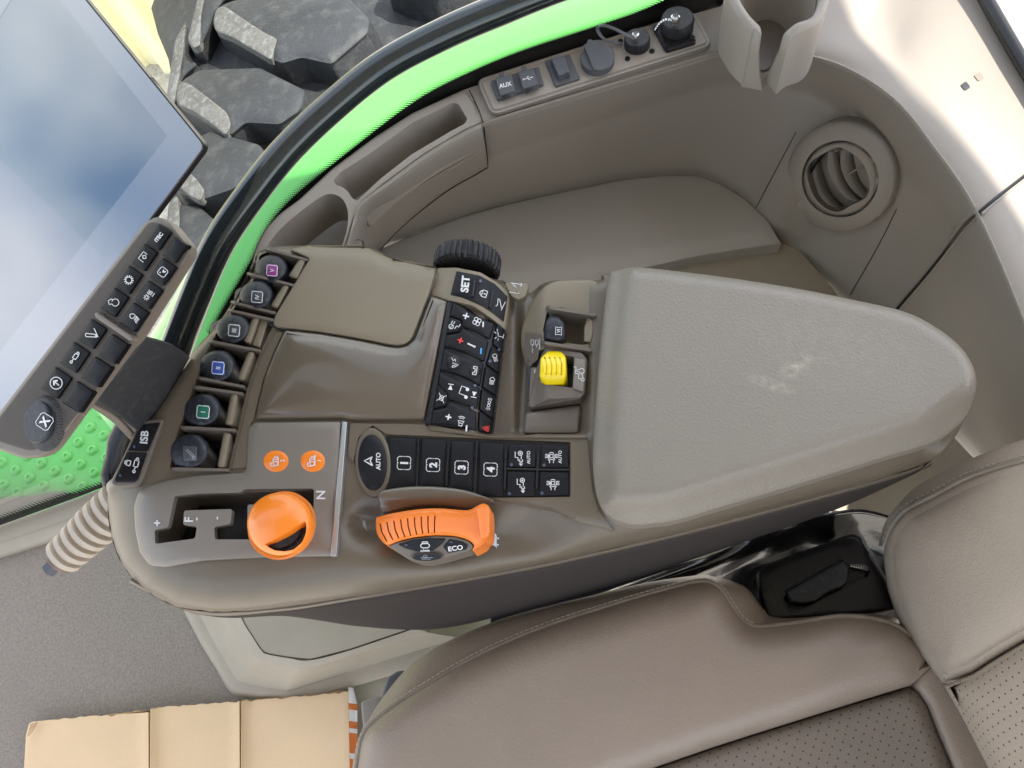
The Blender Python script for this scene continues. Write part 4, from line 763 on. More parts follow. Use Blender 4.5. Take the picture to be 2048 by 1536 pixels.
Vl, Fl = lathe_geo(P(1350, 45, zr+.0265), [0, 0, 1], [(0, .0038), (.002, .0038), (.003, .0042), (.007, .004), (.0085, .0026)], 20); obj('cap_screw', Vl, Fl, M['steel'], kb)
ch = cr([(1343, 40, zr+.031), (1332, 39, zr+.029), (1322, 44, zr+.024), (1315, 52, zr+.018), (1310, 59, zr+.014)], 2, False)
mb = MB()
for q in Pz(ch[:, :2], ch[:, 2]): mb.add(*lathe_geo(q-[0, 0, .0014], [0, 0, 1], [(0, .0004), (.0005, .0010), (.0011, .0013), (.0018, .0010), (.0022, .0004)], 8))
mb.build('bead_chain', M['steel'], kb)
for (x, y) in ((1255, 119), (1304, 104), (1241, 84)):
    Vl, Fl = lathe_geo(P(x, y, zr+.008), [0, 0, 1], [(0, .0024), (.0018, .0024), (.0018, .0012), (.0008, .001)], 16); obj('screw', Vl, Fl, M['blkg'], sock)
for (x, y) in ((1331, 93), (1385, 77), (1311, 57)):
    Vl, Fl = lathe_geo(P(x, y, zr+.012), [0, 0, 1], [(0, .0024), (.0016, .0024), (.0016, .0012), (.0008, .001)], 16); obj('screw', Vl, Fl, M['blkg'], bq)

# ---- bottle holder
bh = thing('bottle_holder', 'beige open-fronted bottle holder rising from the rear corner of the ledge', 'bottle holder', P(1550, 40, .77))
path = cr([(1574, 68, .835), (1596, 50, .84), (1628, 37, .84), (1645, 10, .84), (1650, -30, .84), (1625, -85, .84), (1560, -110, .84), (1490, -85, .84), (1462, -30, .84), (1474, 2, .84), (1492, 30, .838), (1513, 52, .832), (1513, 62, .830)], 5, False)
c2 = Pz(path[:, :2], path[:, 2]); t2 = np.gradient(c2, axis=0); n2 = np.stack([-t2[:, 1], t2[:, 0], np.zeros(len(t2))], 1); n2 /= np.linalg.norm(n2, axis=1)[:, None]
Rr = []
for off, dz in ((-.0052, -.080), (-.0052, -.03), (-.0052, -.006), (-.0036, -.0015), (0, 0), (.0036, -.0015), (.0052, -.006), (.0065, -.03), (.011, -.055), (.019, -.080)):
    q = c2+n2*off; q[:, 2] = c2[:, 2]+dz; Rr.append(q)
G = np.array(Rr); a, b_ = G.shape[:2]; F = [[i*b_+j, (i+1)*b_+j, (i+1)*b_+j+1, i*b_+j+1] for i in range(a-1) for j in range(b_-1)]
F += [[i*b_ for i in range(a)], [i*b_+b_-1 for i in range(a)][::-1]]
obj('holder_wall', G.reshape(-1, 3), F, M['trim'], bh, sharp=60)
gq = c2+n2*.0056; gq[:, 2] -= .014; obj('rim_groove', *tube_geo(gq[3:-3], .0006, 6), M['frit'], bh)
plate('holder_floor', cr([(1500, 120), (1504, 132), (1520, 140), (1538, 136), (1546, 120), (1570, 70), (1640, 20), (1620, -60), (1500, -60), (1490, 20)], 3), ZS(zr+.010), M['brown'], bh, depth=.004, bevel=1)  # dark brown stands in for the shade of a deep interior

# ---- air vent on the rear wall
wa, wb, wc = [np.array(hit(WALL, x, y)[0]) for x, y in ((1590, 290), (1790, 370), (1660, 470))]
wn_ = np.cross(wb-wa, wc-wa); wn_ /= np.linalg.norm(wn_); wn_ = wn_ if wn_@(CAMP-wa) > 0 else -wn_
VP = PL(wa+wn_*.013, wn_)
bm = bmesh.new(); bm.from_mesh(WALL.data); of = np.array(WALL.location)       # cut the opening of the vent through the wall
kill = []
for f_ in bm.faces:
    c_ = (np.array(f_.calc_center_median())+of-CAMP)@ROT; u_, v_ = CX+FPX*c_[0]/-c_[2], CY-FPX*c_[1]/-c_[2]
    if ((u_-1684)/90)**2+((v_-352)/92)**2 < 1: kill.append(f_)
bmesh.ops.delete(bm, geom=kill, context='FACES'); bm.to_mesh(WALL.data); bm.free()
vent = thing('air_vent', 'round swivelling air vent with open louvre in the beige rear wall', 'air vent', P(1680, 360, .65))
dis = plate('vent_dish', ell(1684, 352, 109, 112, 35, 64), VP, M['trim'], vent, h=.002, depth=.018, bevel=24, drop=.006, step=12, holes=[ell(1680, 358, 77, 77, 30, 48)], hdepth=.012, sharp=60)
plate('vent_collar', ell(1680, 358, 77, 77, 30, 48), VP, M['frit'], vent, h=-.004, depth=.004, step=20, holes=[ell(1680, 358, 60, 66, 30, 40)], hdepth=.02)
OPEN = cr([(1617, 330), (1668, 297), (1690, 299), (1722, 322), (1738, 360), (1734, 393), (1703, 410), (1676, 424), (1645, 412), (1622, 380)], 4)
plate('vent_ring', ell(1680, 358, 73, 73, 30, 56), VP, M['taupe'], vent, h=.003, depth=.010, bevel=4, drop=.002, step=10, holes=[OPEN], hdepth=.022)
plate('vent_throat', ell(1680, 358, 68, 68, 30, 40), VP, M['trim2'], vent, h=-.022, depth=.002, step=20)
for (dx, hh, mt_) in ((0, -.001, 'taupe'), (-38, -.008, 'taupe'), (26, -.010, 'trim2')):
    rows = []
    for off, hz in ((0, 0), (14, -.006), (28, -.012)):
        q = cr([(1656+dx+off*.7, 300), (1655+dx+off, 335), (1668+dx+off, 370), (1690+dx+off, 395), (1712+dx+off*.6, 404)], 5, False)
        q[:, 1] += 12 if dx < 0 else (-4 if dx > 0 else 0); rows.append(VP(q, hh+hz))
    G = np.array(rows); a, b_ = G.shape[:2]; F = [[i*b_+j, (i+1)*b_+j, (i+1)*b_+j+1, i*b_+j+1] for i in range(a-1) for j in range(b_-1)]
    o = obj('louvre', G.reshape(-1, 3), F, M[mt_], vent); s = o.modifiers.new('t', 'SOLIDIFY'); s.thickness = .0016
tube('vane_rod', VP([(1697, 348), (1732, 328)], -.006), .0012, M['taupe'], vent, n=8)

# ================================================================ WINDOW, FRAME AND WHAT STANDS OUTSIDE
wb_ = cr([(400, 700, zr), (450, 610, zr), (498, 528, zr), (552, 430, zr), (658, 334, zr), (818, 222, zr), (950, 165, zr), (1180, 90, zr), (1390, 20, zr), (1500, -22, zr)], 8, False)
base = Pz(wb_[:, :2], wb_[:, 2]); n = len(base)
win = thing('side_window', 'curved side window glass with black dotted border above the beige ledge', 'window', P(900, 180, zr))
tp = base+[0, .02, .95]; obj('pane', np.vstack([base-[0, 0, .03], tp]), [[i, i+1, n+i+1, n+i] for i in range(n-1)], M['glass'], win)
# outward direction and black border band with dots
tg = np.gradient(base, axis=0); outw = np.stack([-tg[:, 1], tg[:, 0], np.zeros(n)], 1); outw /= np.linalg.norm(outw, axis=1)[:, None]; outw *= np.sign(outw[:, 1:2])
xpx = wb_[:, 0]; bw = .001+.020*ss((xpx-650)/450)+.012*ss((xpx-1250)/200)
inn_ = base-outw*.0012; up = inn_.copy(); up[:, 2] += bw*CAM_SCALE[1]; dn = inn_.copy(); dn[:, 2] -= .02
obj('border_band', np.vstack([dn, up]), [[i, i+1, n+i+1, n+i] for i in range(n-1)], M['frit'], win)
mb = MB(); cum = np.concatenate([[0], np.cumsum(np.linalg.norm(np.diff(inn_, axis=0), axis=1))]); pitch = .0038
for k_, s_ in enumerate(np.arange(.02, cum[-1]-.01, pitch/2)):
    q = np.array([np.interp(s_, cum, inn_[:, c]) for c in range(3)]); w_ = np.interp(s_, cum, bw); td = np.array([np.interp(s_, cum, tg[:, c]) for c in range(3)]); td[2] = 0; td /= np.linalg.norm(td)
    for r_ in range(7):
        if (r_+k_) % 2: continue
        sz = .0014*(1-r_/8); zz = w_*CAM_SCALE[1]+.0004+r_*.0017
        a = np.linspace(0, 2*math.pi, 7)[:-1]; V = [q+td*sz*math.cos(t)+np.array([0, 0, zz+sz*math.sin(t)]) for t in a]; mb.add(V, [list(range(6))])
mb.build('border_dots', M['frit'], win, kind='stuff', smooth=False, fix=False)
# curved black tubular frame outside the glass
fp = cr([(300, 800, .70), (345, 712, .72), (392, 592, .735), (436, 490, .75), (495, 400, .76), (570, 305, .77), (660, 218, .78), (765, 134, .79), (880, 72, .80), (1000, 20, .81), (1130, -28, .82), (1290, -75, .83), (1500, -120, .84)], 7, False)
fr_ = Pz(fp[:, :2], fp[:, 2]); tube('window_frame', fr_, np.interp(fp[:, 0], [300, 500, 1000, 1300], [.0142, .0142, .0142, .0100]), M['frame'], None, n=24, label='thick curved black tubular frame bar sweeping outside the side window', cat='window frame')
q = cr([(330, 800, .66), (372, 700, .67), (420, 580, .68), (480, 464, .69), (533, 386, .70), (585, 315, .71), (606, 292, .715)], 6, False); q = Pz(q[:, :2], q[:, 2])
tube('weather_seal', q, .0035, M['trim2'], None, n=8, label='thin grey weather strip between the black frame bar and green fender', cat='weather strip')
# green fender sheet outside, below window level
f0 = [(260, 900, .52), (330, 800, .54), (400, 690, .56), (470, 560, .58), (560, 420, .60), (680, 300, .62), (840, 180, .63), (1040, 90, .64), (1300, 10, .65), (1600, -60, .65)]
f1 = [(300, 920, .50), (380, 800, .52), (450, 690, .54), (530, 580, .56), (640, 450, .58), (760, 350, .60), (900, 240, .61), (1090, 160, .62), (1330, 80, .63), (1640, 10, .63)]
fm = [(x-60, y-70, z-.03) for x, y, z in f0]
sheet('fender', [[(x-60+40*0, y-75, z-.25) for x, y, z in f0], fm, f0, f1], M['green'], None, n=6, m=5, label='bright green curved rear wheel fender outside the side window', cat='fender')

CAM_SCALE[:] = [0., 1.]
# tyre with big lugs
TC = P(610, 200, -.15)
tyre = thing('tractor_tyre', 'large dusty black tractor tyre with worn chunky lugs beyond the window', 'tyre', TC)
def z_t(p): return .02-.30*(1-rnd((p[:, 0]-300+.12*p[:, 1])/420))-.0002*np.clip(700-p[:, 1], 0, 900)
TS = ZS(z_t)
plate('tread', cr([(382, -60), (345, 160), (334, 300), (345, 440), (360, 560), (380, 720), (560, 720), (1100, 200), (1300, -60)], 5), TS, M['rubber'], tyre, h=-.12, depth=.3, bevel=20, drop=.03, step=26, sharp=70)
lugs = [([(425, 35), (432, 14), (448, 12), (500, 45), (545, 72), (562, 98), (605, 112), (560, 132), (545, 108), (510, 92), (470, 68), (438, 60)], 0)]
def lug(face, body, hf=.0):
    b = plate('lug', rp(body, 9), TS, M['rubber'], tyre, h=-.02+hf, depth=.12, bevel=7, drop=.014, step=12, taper=-.07, dome=(.012, 60))
    if face is not None: plate('worn_face', rp(face, 9), TS, M['worn'], b, h=-.004+hf, depth=.02, bevel=4, drop=.006, step=9)
lug([(426, 40), (434, 16), (449, 12), (490, 40), (530, 66), (556, 78), (548, 100), (543, 122), (500, 96), (462, 74), (430, 62)], [(426, 42), (440, 12), (470, 0), (690, -10), (742, 40), (738, 68), (664, 132), (604, 118), (565, 130), (540, 120), (480, 86), (432, 62)])
lug([(352, 190), (362, 163), (380, 168), (420, 198), (455, 226), (462, 250), (452, 272), (420, 246), (385, 222), (356, 210)], [(352, 190), (366, 160), (400, 140), (520, 136), (612, 182), (604, 222), (560, 252), (492, 248), (462, 274), (420, 246), (354, 212)])
lug([(352, 368), (366, 340), (386, 350), (410, 380), (402, 404), (376, 390)], [(335, 330), (360, 300), (420, 262), (520, 290), (540, 320), (470, 380), (400, 404), (352, 384)])
lug([(375, 82), (394, 0), (412, -20), (402, 30), (400, 92), (386, 98)], [(375, 84), (396, -10), (520, -30), (560, -40), (450, 0), (428, 30), (418, 60), (402, 94), (386, 98)], -.01)
lug([(332, 200), (350, 80), (372, 44), (366, 110), (346, 220), (338, 260)], [(332, 210), (350, 78), (372, 40), (384, 60), (378, 110), (396, 130), (372, 150), (350, 180), (342, 240)], -.05)
lug([(330, 480), (340, 400), (356, 390), (360, 440), (352, 500)], [(330, 480), (338, 404), (400, 414), (440, 450), (400, 520), (352, 520)], -.02)
lug(None, [(770, -30), (808, -10), (870, 0), (905, -18), (960, -60), (800, -90)], 0)
# yellow container wall and pale gravel beyond
mb = MB(); w0, w1 = P(60, 60, -.9), P(420, -40, -.9)
yw = thing('yellow_container', 'cream yellow ribbed metal container standing outside on the pale gravel', 'container', P(260, 100, GZ))
dx = np.array([1.9, -.35, 0]); dx /= np.linalg.norm(dx); nx = np.array([-dx[1], dx[0], 0]); o0 = P(250, 136, GZ+.02); o0 = np.array([o0[0], o0[1], GZ])
pts = []
for i in range(-14, 5):
    s = i*.19; pts += [o0+dx*s, o0+dx*(s+.07)+nx*.0, o0+dx*(s+.095)+nx*.05, o0+dx*(s+.165)+nx*.05]
pts = np.array(pts); n = len(pts); obj('ribbed_wall', np.vstack([pts, pts+[0, 0, 2.2]]), [[i, i+1, n+i+1, n+i] for i in range(n-1)], M['ypaint'], yw, sharp=20)

# ================================================================ FLOOR OF THE CAB, FRONT LOWER WINDOW
plate('floor', [(-160, 1040), (0, 1062), (120, 1030), (230, 975), (420, 900), (900, 900), (1500, 1000), (1900, 1200), (2100, 1700), (900, 2000), (-300, 1800)], ZS(-.006), M['floor'], None, depth=.03, step=60, kind='structure')
plate('mat', rp([(-120, 1150), (0, 1105), (110, 1072), (240, 1040), (330, 1150), (368, 1223), (398, 1282), (430, 1335), (457, 1380), (478, 1393), (560, 1400), (640, 1470), (720, 1600), (700, 1800), (-300, 1800)], 10), ZS(lambda p: .006+.0015*np.sin(p[:, 0]*.021)*np.sin(p[:, 1]*.017)), M['mat'], None, depth=.010, bevel=2, step=22, kind='structure')
# step seen through the low front window
gs = thing('green_step', 'pale green steel step with raised round studs outside the low front window', 'step', P(100, 930, -.15))
STEP = [(-160, 1100), (-160, 700), (60, 640), (240, 760), (300, 870), (280, 980), (100, 1030)]
plate('step_plate', STEP, ZS(-.15), M['green'], gs, depth=.01, step=60)
stud = None
ST = P(45, 912, -.15); e1 = P(66, 923, -.15); u_ = P(66, 939, -.15)-P(27, 939+0, -.15)
mbn = 0
for i in range(-6, 9):
    for j in range(-6, 7):
        x = 83+i*27.5-j*25; y = 940+i*14.5+j*-0+(-i*0)+j*-0
        x = 84+i*24+j*-30+(j*2); y = 940-i*27.0*0+i*14-j*13.0*0
        x = 56+i*27.5-j*23.5; y = 911+i*15.5+j*29
        if x < -20 or x > 262 or y > 1035 or y < 800: continue
        c = P(x, y, -.15)
        if stud is None:
            Vl, Fl = lathe_geo(c, [0, 0, 1], [(0, .0125), (.004, .0105), (.006, .0075), (.0062, .004), (.0045, .0035), (.0045, .001)], 18); stud = obj('stud', Vl, Fl, M['green'], gs, sharp=60); sc0 = ORG[stud.name]-c
        else:
            o = stud.copy(); COL.objects.link(o); o.parent = gs; o.location = Vector(c+sc0-ORG[gs.name])
lw = thing('front_window', 'low front window glass with black toothed border above the beige sill', 'window', P(100, 1010, .05))
lb = cr([(-140, 1100, .03), (-40, 1062, .03), (0, 1048, .03), (110, 1008, .03), (180, 982, .03), (225, 962, .03), (262, 930, .03)], 6, False); base = Pz(lb[:, :2], lb[:, 2]); n = len(base)
obj('pane', np.vstack([base, base+[-.03, 0, .75]]), [[i, i+1, n+i+1, n+i] for i in range(n-1)], M['glass'], lw)
obj('border_band', np.vstack([base+[.002, -.002, 0], base+[.002, -.002, .014]]), [[i, i+1, n+i+1, n+i] for i in range(n-1)], M['frit'], lw)
mb = MB(); cum = np.concatenate([[0], np.cumsum(np.linalg.norm(np.diff(base, axis=0), axis=1))])
for s_ in np.arange(.03, cum[-1]-.01, .0058):
    q = np.array([np.interp(s_, cum, base[:, c]) for c in range(3)])+[.002, -.002, .013]; td = (base[-1]-base[0]); td[2] = 0; td /= np.linalg.norm(td)
    mb.add([q, q+td*.0042, q+td*.0028+[0, 0, .018]], [[0, 1, 2]])
mb.build('border_teeth', M['frit'], lw, kind='stuff', smooth=False, fix=False)
si = [(-150, 1096, .028), (0, 1050, .028), (120, 1008, .028), (228, 966, .028), (300, 920, .028)]
so = [(-150, 1165, .004), (0, 1118, .004), (120, 1080, .004), (245, 1045, .004), (340, 1010, .004)]
sm = [(-150, 1128, .028), (0, 1082, .028), (120, 1042, .028), (236, 1004, .028), (320, 964, .028)]
sheet('sill', [si, sm, [(x, y-8, .02) for x, y, z in so], so], M['floor'], None, n=5, m=4, kind='structure')
seam([(x, y+4, .030) for x, y, z in sm], 1.6, mt='trim2', name='sill_groove', parent=bpy.data.objects['sill'])
# seat pedestal housing
ped = thing('seat_base_cover', 'beige floor cover with sloping sides and flat lid under the console', 'floor cover', P(620, 1300, .05))
R0 = [(364, 1215, .012), (398, 1282, .012), (430, 1335, .012), (457, 1380, .012), (478, 1392, .012), (550, 1400, .012), (610, 1400, .012), (820, 1340, .012), (960, 1295, .012)]
R1 = [(392, 1215, .026), (428, 1284, .026), (450, 1322, .026), (470, 1354, .026), (486, 1366, .026), (560, 1380, .026), (600, 1376, .026), (800, 1312, .026), (920, 1276, .026)]
R2 = [(458, 1215, .105), (474, 1252, .105), (492, 1286, .105), (508, 1312, .105), (527, 1322, .105), (580, 1334, .105), (616, 1337, .105), (720, 1306, .105), (860, 1266, .105)]
R3 = [(475, 1215, .112), (487, 1244, .112), (507, 1276, .112), (523, 1300, .112), (535, 1308, .112), (580, 1316, .112), (620, 1320, .112), (700, 1300, .112), (830, 1256, .112)]
sheet('rim', [R0, [(x+4, y-6, z+.012) for x, y, z in R0], R1], M['floor'], ped, n=5, m=3)
sheet('slope', [R1, R2], M['floor'], ped, n=5, m=6)
sheet('crest', [R2, R3], M['floor'], ped, n=5, m=2)
plate('access_lid', rp([(477, 1200), (489, 1246), (509, 1278), (525, 1301), (537, 1307), (580, 1314), (622, 1318), (700, 1298), (830, 1254), (900, 1180), (600, 1100)], 4), ZS(.112), M['floor'], ped, depth=.01, bevel=1.5, step=20)
seam([(x, y, z+.0005) for x, y, z in R3], 2.2, parent=ped, name='lid_gap')
seam([(858, 1262, .10), (835, 1280, .07), (800, 1306, .03), (798, 1325, .02), (806, 1352, .012)], 2.0, parent=ped, name='panel_gap')
# cream bellows strut
A, B_ = P(122, 1118, .43), P(262, 985, .46)
bel = thing('ribbed_strut', 'cream ribbed rubber boot with bolted end poking from under the console', 'rubber boot', (A+B_)/2)
ax = B_-A; Ln = np.linalg.norm(ax); nrib = 9
Vl, Fl = lathe_geo(A, ax, [(0, .0175), (Ln, .021)], 28); obj('boot_core', Vl, Fl, M['bellow'], bel)
rb = None
for i in range(nrib):
    s = (i+.25)/nrib*Ln; r_ = .0235+.0035*min(i/4, 1)
    Vl, Fl = lathe_geo(A+ax/Ln*s, ax, [(0, r_-.002), (.001, r_), (.0075, r_), (.0085, r_-.002)], 36); obj('rib', Vl, Fl, M['bellow'], bel)
Vl, Fl = lathe_geo(A-ax/Ln*.004, ax, [(0, .018), (.004, .018)], 24); obj('washer', Vl, Fl, M['rust'], bel)
Vl, Fl = lathe_geo(A-ax/Ln*.022, ax, [(0, .0085), (.001, .0095), (.018, .0095)], 6); obj('bolt_head', Vl, Fl, M['bolt'], bel, smooth=False)
# dark curved arm and label beyond the ISB keys
tube('pivot_arm', Pz([(258, 840), (240, 880), (232, 915), (222, 950), (232, 990)], [.50, .48, .47, .46, .46]), [.012, .014, .012, .012, .012], M['blkg'], None, n=14, label='dark curved pivot arm partly hidden behind the console corner', cat='pivot arm')

# cardboard
cb = thing('cardboard_sheet', 'flattened brown cardboard box lying on the grey floor mat', 'cardboard', P(380, 1500, .02))
cz = lambda p: .030+.010*np.exp(-((p[:, 0]-300)/14)**2)+.008*np.exp(-((p[:, 0]-481)/10)**2)+.010*ss((p[:, 0]-500)/200)
def torn(a, b, n=22, amp=1.3): return [(a[0]+(b[0]-a[0])*i/n, a[1]+(b[1]-a[1])*i/n+rng.normal(0, amp)) for i in range(n+1)]
for poly in ([(46, 1640), (48, 1536), (52, 1470), (58, 1447)]+torn((64, 1443), (297, 1424))+[(298, 1640)],
             [(299.5, 1640)]+torn((301, 1416), (479, 1402))+[(480, 1640)], [(482, 1640)]+torn((483, 1403), (697, 1384))+[(702, 1640)]):
    plate('cardboard_panel', poly, ZS(cz), M['card'], cb, depth=.005, bevel=1.2, drop=.001, step=14)
plate('torn_edge', torn((60, 1445), (697, 1381), 60, 1.6)+[(697, 1392), (60, 1456)], ZS(cz), M['cardp'], cb, h=-.008, depth=.003, step=20)
plate('folded_corner', [(55, 1470), (61, 1448), (75, 1444), (62, 1466), (55, 1473)], ZS(.042), M['cardp'], cb, depth=.002)
ys_ = [(1374, 1406, 'paper'), (1406, 1419, 'porange'), (1419, 1442, 'paper'), (1442, 1456, 'porange'), (1456, 1465, 'paper'), (1465, 1506, 'porange'), (1506, 1517, 'paper'), (1517, 1640, 'porange')]
for a, b, mt in ys_:
    x0, x1 = 697+(a-1384)*.02, 697+(b-1384)*.02
    rt = lambda y: 714-.000*(y-1384) if y > 1390 else 706
    plate('printed_strip', [(x0, a), (rt(a), a+2), (rt(b), b+2), (x1, b)], ZS(lambda p: .038-.014*ss((p[:, 0]-699)/14)), M[mt], cb, h=.002, depth=.002, step=6)
# small things by the seat
SEATK = (lambda: plate('adjuster_knob', rp([(758, 1410), (775, 1355), (797, 1341), (836, 1341), (860, 1360), (800, 1420)], 8), ZS(.40), M['slate'], seat, depth=.05, bevel=4, drop=.004, step=9))
plate('seat_frame_box', rp([(722, 1404), (756, 1392), (764, 1400), (790, 1440), (734, 1500), (726, 1450)], 6), ZS(.22), M['trim2'], None, depth=.1, bevel=3, drop=.004, step=12, label='small beige plastic box under the front corner of the seat', cat='plastic box')
plate('rubber_gaiter', rp([(1108, 1225), (1120, 1206), (1180, 1194), (1260, 1170), (1260, 1240), (1120, 1260)], 5), ZS(.34), M['slate'], None, depth=.06, bevel=3, drop=.003, step=9, label='dark ribbed rubber gaiter between console and seat cushion', cat='gaiter')

# ================================================================ DISPLAY AND ITS KEY BAR
dn_ = np.array([math.tan(math.radians(-20)), math.tan(math.radians(-18)), 1.]); dn_ /= np.linalg.norm(dn_)
MP = PL(P(400, 288, .86), dn_)
mon = thing('touch_display', 'large glossy touch display with grey border reflecting the cloudy sky', 'display', P(150, 350, .85))
MO = [(402, 280), (405, 290), (404, 300), (-40, 900), (-420, 700), (60, -130), (165, -14)]
plate('display_housing', rp([(406, 284), (407, 296), (-42, 905), (-424, 700), (58, -136), (162, -16)], 8), MP, M['blkg'], mon, depth=.005, bevel=2, step=60)
plate('display_back', [(360, 290), (-40, 840), (-380, 660), (80, -90), (140, -10)], MP, M['blkm'], mon, h=-.0052, depth=.02, bevel=4, step=80)
scr_o = [(335, 272), (-60, 780), (-360, 620), (80, -95), (98, -28)]
plate('display_border', rp([(403, 286), (404, 297), (-43, 898), (-418, 698), (60, -128), (164, -8)], 8), MP, M['bezel'], mon, h=.0006, depth=.0015, step=60, holes=[np.array(scr_o, float)], hdepth=.0005)
plate('display_screen', scr_o, MP, M['screen'], mon, h=.0004, depth=.001, step=80)
KP = PL(P(300, 470, .842), dn_)
kb_ = thing('key_bar', 'taupe key bar with twelve black keys and rotary knob below the display', 'key bar', P(190, 700, .8))
KB = [(305, 437), (316, 433), (345, 449), (381, 494), (379, 512), (275, 677), (255, 696), (106, 900), (80, 914), (48, 917), (-60, 880), (-20, 850), (290, 445)]
plate('bar_body', rp(KB, 9), KP, M['brown'], kb_, depth=.007, bevel=6, drop=.003, step=14)
plate('bar_face', rp([(310, 444), (343, 456), (372, 495), (370, 512), (268, 672), (262, 684), (106, 888), (60, 902), (-50, 868), (-10, 846), (296, 446)], 8), KP, M['barf'], kb_, h=.0012, depth=.002, bevel=3, step=14)
plate('bar_ridge', rp([(189, 627), (194, 624), (264, 672), (266, 680), (260, 682), (192, 636)], 4), KP, M['brown'], kb_, h=.006, depth=.006, bevel=3, step=6)
c1 = [(317, 449), (288, 489), (257, 533), (228, 577), (182, 640), (147, 686), (110, 736)]; c2_ = [(350, 475), (325, 518), (296, 563), (267, 607), (224, 670), (190, 715), (153, 764)]
names1 = ['itec', 'pto', 'gear', 'engine', 'wiper', 'cyl', 'up']; names2 = ['', 'map', 'climate', 'lamp', '', '', '']
for col_, nm in ((c1, names1), (c2_, names2)):
    for i, ((x, y), s) in enumerate(zip(col_, nm)):
        g = 1+.045*i+(.04 if i > 3 else 0); a = np.array([24., 16])*g; b = np.array([-23.5, 34.5])*(1+.03*i); o_ = np.array([x, y], float)
        if i > 3: b *= .97
        q = [o_, o_+a, o_+a+b*.98, o_+b]; qc = o_+(a+b)/2; q = [qc+(v-qc)*1.09 for v in q]
        kk = plate('bar_key', rp(q, 3, 3), KP, M['keyg'], kb_, h=.0036, depth=.004, bevel=2.4, drop=.0012, step=7, dome=(.0008, 16))
        if not s: continue
        c = o_+(a+b)/2; k = Ink(KP, c[0], c[1], 9*g, 52, h=.0053, w=.14)
        if s == 'itec': k.text('iTEC', 0, 0, 1.15, .04)
        if s == 'pto': k.line([(-.9, -.5), (-.9, .9), (.9, .9), (.9, -.1)], ci(.1, .05, .36), [(.1, .3), (.1, .6)], [(.1, -.2), (.1, -.5)], [(-.4, .05), (-.1, .05)], [(.35, .05), (.6, .05)])
        if s == 'gear':
            k.line(ci(0, 0, .62, 20))
            for t in range(12): a_ = t*math.pi/6; k.line([(.7*math.cos(a_), .7*math.sin(a_)), (.98*math.cos(a_), .98*math.sin(a_))], w=.2)
        if s == 'engine': k.line(ci(.1, -.15, .7, 18, 150, 470), [(-.5, .2), (-.95, .55), (-.5, 1.15), (.1, .95), (.3, .5)])
        if s == 'wiper': k.line([(-.8, .9), (-1., .6), (.1, -1), (.5, -.9), (.4, -.6), (-.55, 1), (-.8, .9)], ci(.25, -.75, .14, 8), [(.3, -1.2), (1.1, .4)])
        if s == 'cyl': k.line(box_(-.2, -.32, .75, .32), [(-.2, 0), (-.75, 0)], ci(-.95, 0, .2), ci(.98, 0, .2))
        if s == 'up': k.line(ci(0, 0, 1.02, 24)); k.fill([(-.12, -.65), (.12, -.65), (.12, .1), (-.12, .1)]); k.line([(0, -.65), (0, .5)], [(-.5, .05), (0, .55), (.5, .05)], w=.26)
        if s == 'map': k.line([(-.6, -.9), (.6, -.9), (.9, -.6), (.9, .6), (.6, .9), (-.6, .9), (-.9, .6), (-.9, -.6), (-.6, -.9)]); k.fill([(-.1, .1), (.6, .25), (.15, -.5)]); k.fill(ci(-.4, .4, .14, 8)[:-1]); k.line([(.1, -.1), (.5, -.5)], w=.22)
        if s == 'climate':
            k.line(ci(-.6, 0, .32));
            for t in range(8): a_ = t*math.pi/4; k.line([(-.6+.42*math.cos(a_), .42*math.sin(a_)), (-.6+.65*math.cos(a_), .65*math.sin(a_))])
            for d_ in (0, .3, .6): k.line([(.3+d_, -.5), (.4+d_, -.15), (.2+d_, .2), (.3+d_, .55)])
            k.line([(.2, -.8), (1.1, -.8)])
        if s == 'lamp':
            k.line([(-.2, .0), (.5, .0), (.5, .5), (.1, .95), (-.3, .8), (-.5, .4), (-.2, .0)])
            for d_ in (-.2, .05, .3, .5): k.line([(d_, -.2), (d_-.35+.3*d_, -1.1)])
        k.done(M['white'], kk, 'lettering' if s == 'itec' else 'icon')
kc0 = KP([(90, 845)], .001)[0]; kc1 = KP([(90, 843)], .012)[0]
Vl, Fl = lathe_geo(kc0-dn_*.002, dn_, [(0, .0245), (.001, .0245), (.003, .0225), (.0055, .0205), (.006, .018)], 112, 56, .0009); rk_ = obj('rotary_knob', Vl, Fl, M['blkm'], kb_, sharp=25)
Vl, Fl = lathe_geo(kc0+dn_*.002, dn_, [(0, .0172), (.005, .0172), (.0062, .0162), (.0064, .002)], 48); obj('knob_cap', Vl, Fl, M['cap'], rk_)
KT = PL(kc0+dn_*.0086, dn_); k = Ink(KT, 89, 843, 17, 57, h=.0003, w=.08); k.line([(-.6, -.85), (.6, -.85), (.85, -.6), (.85, .6), (.6, .85), (-.6, .85), (-.85, .6), (-.85, -.6), (-.6, -.85)]); k.text('X', 0, 0, 1.3, .04); k.done(M['white'], rk_)
arm = thing('display_bracket', 'dark grey-brown arm carrying the display up from the console corner', 'bracket', P(290, 770, .7))
a0 = [(180, 798, .775), (230, 735, .782), (268, 688, .79), (282, 672, .79)]; a1 = [(232, 828, .71), (262, 790, .715), (310, 735, .72), (345, 690, .72)]; a2 = [(282, 868, .655), (296, 842, .655), (325, 800, .655), (374, 712, .655)]
sheet('arm_face', [a0, a1, a2], M['blkm'], arm, n=4, m=5, thick=.006)
sheet('arm_side', [[(178, 799, .772), (230, 826, .708), (270, 866, .645)], [(186, 812, .74), (228, 842, .68), (266, 880, .62)]], M['brown'], arm, n=4, m=4, thick=.004)

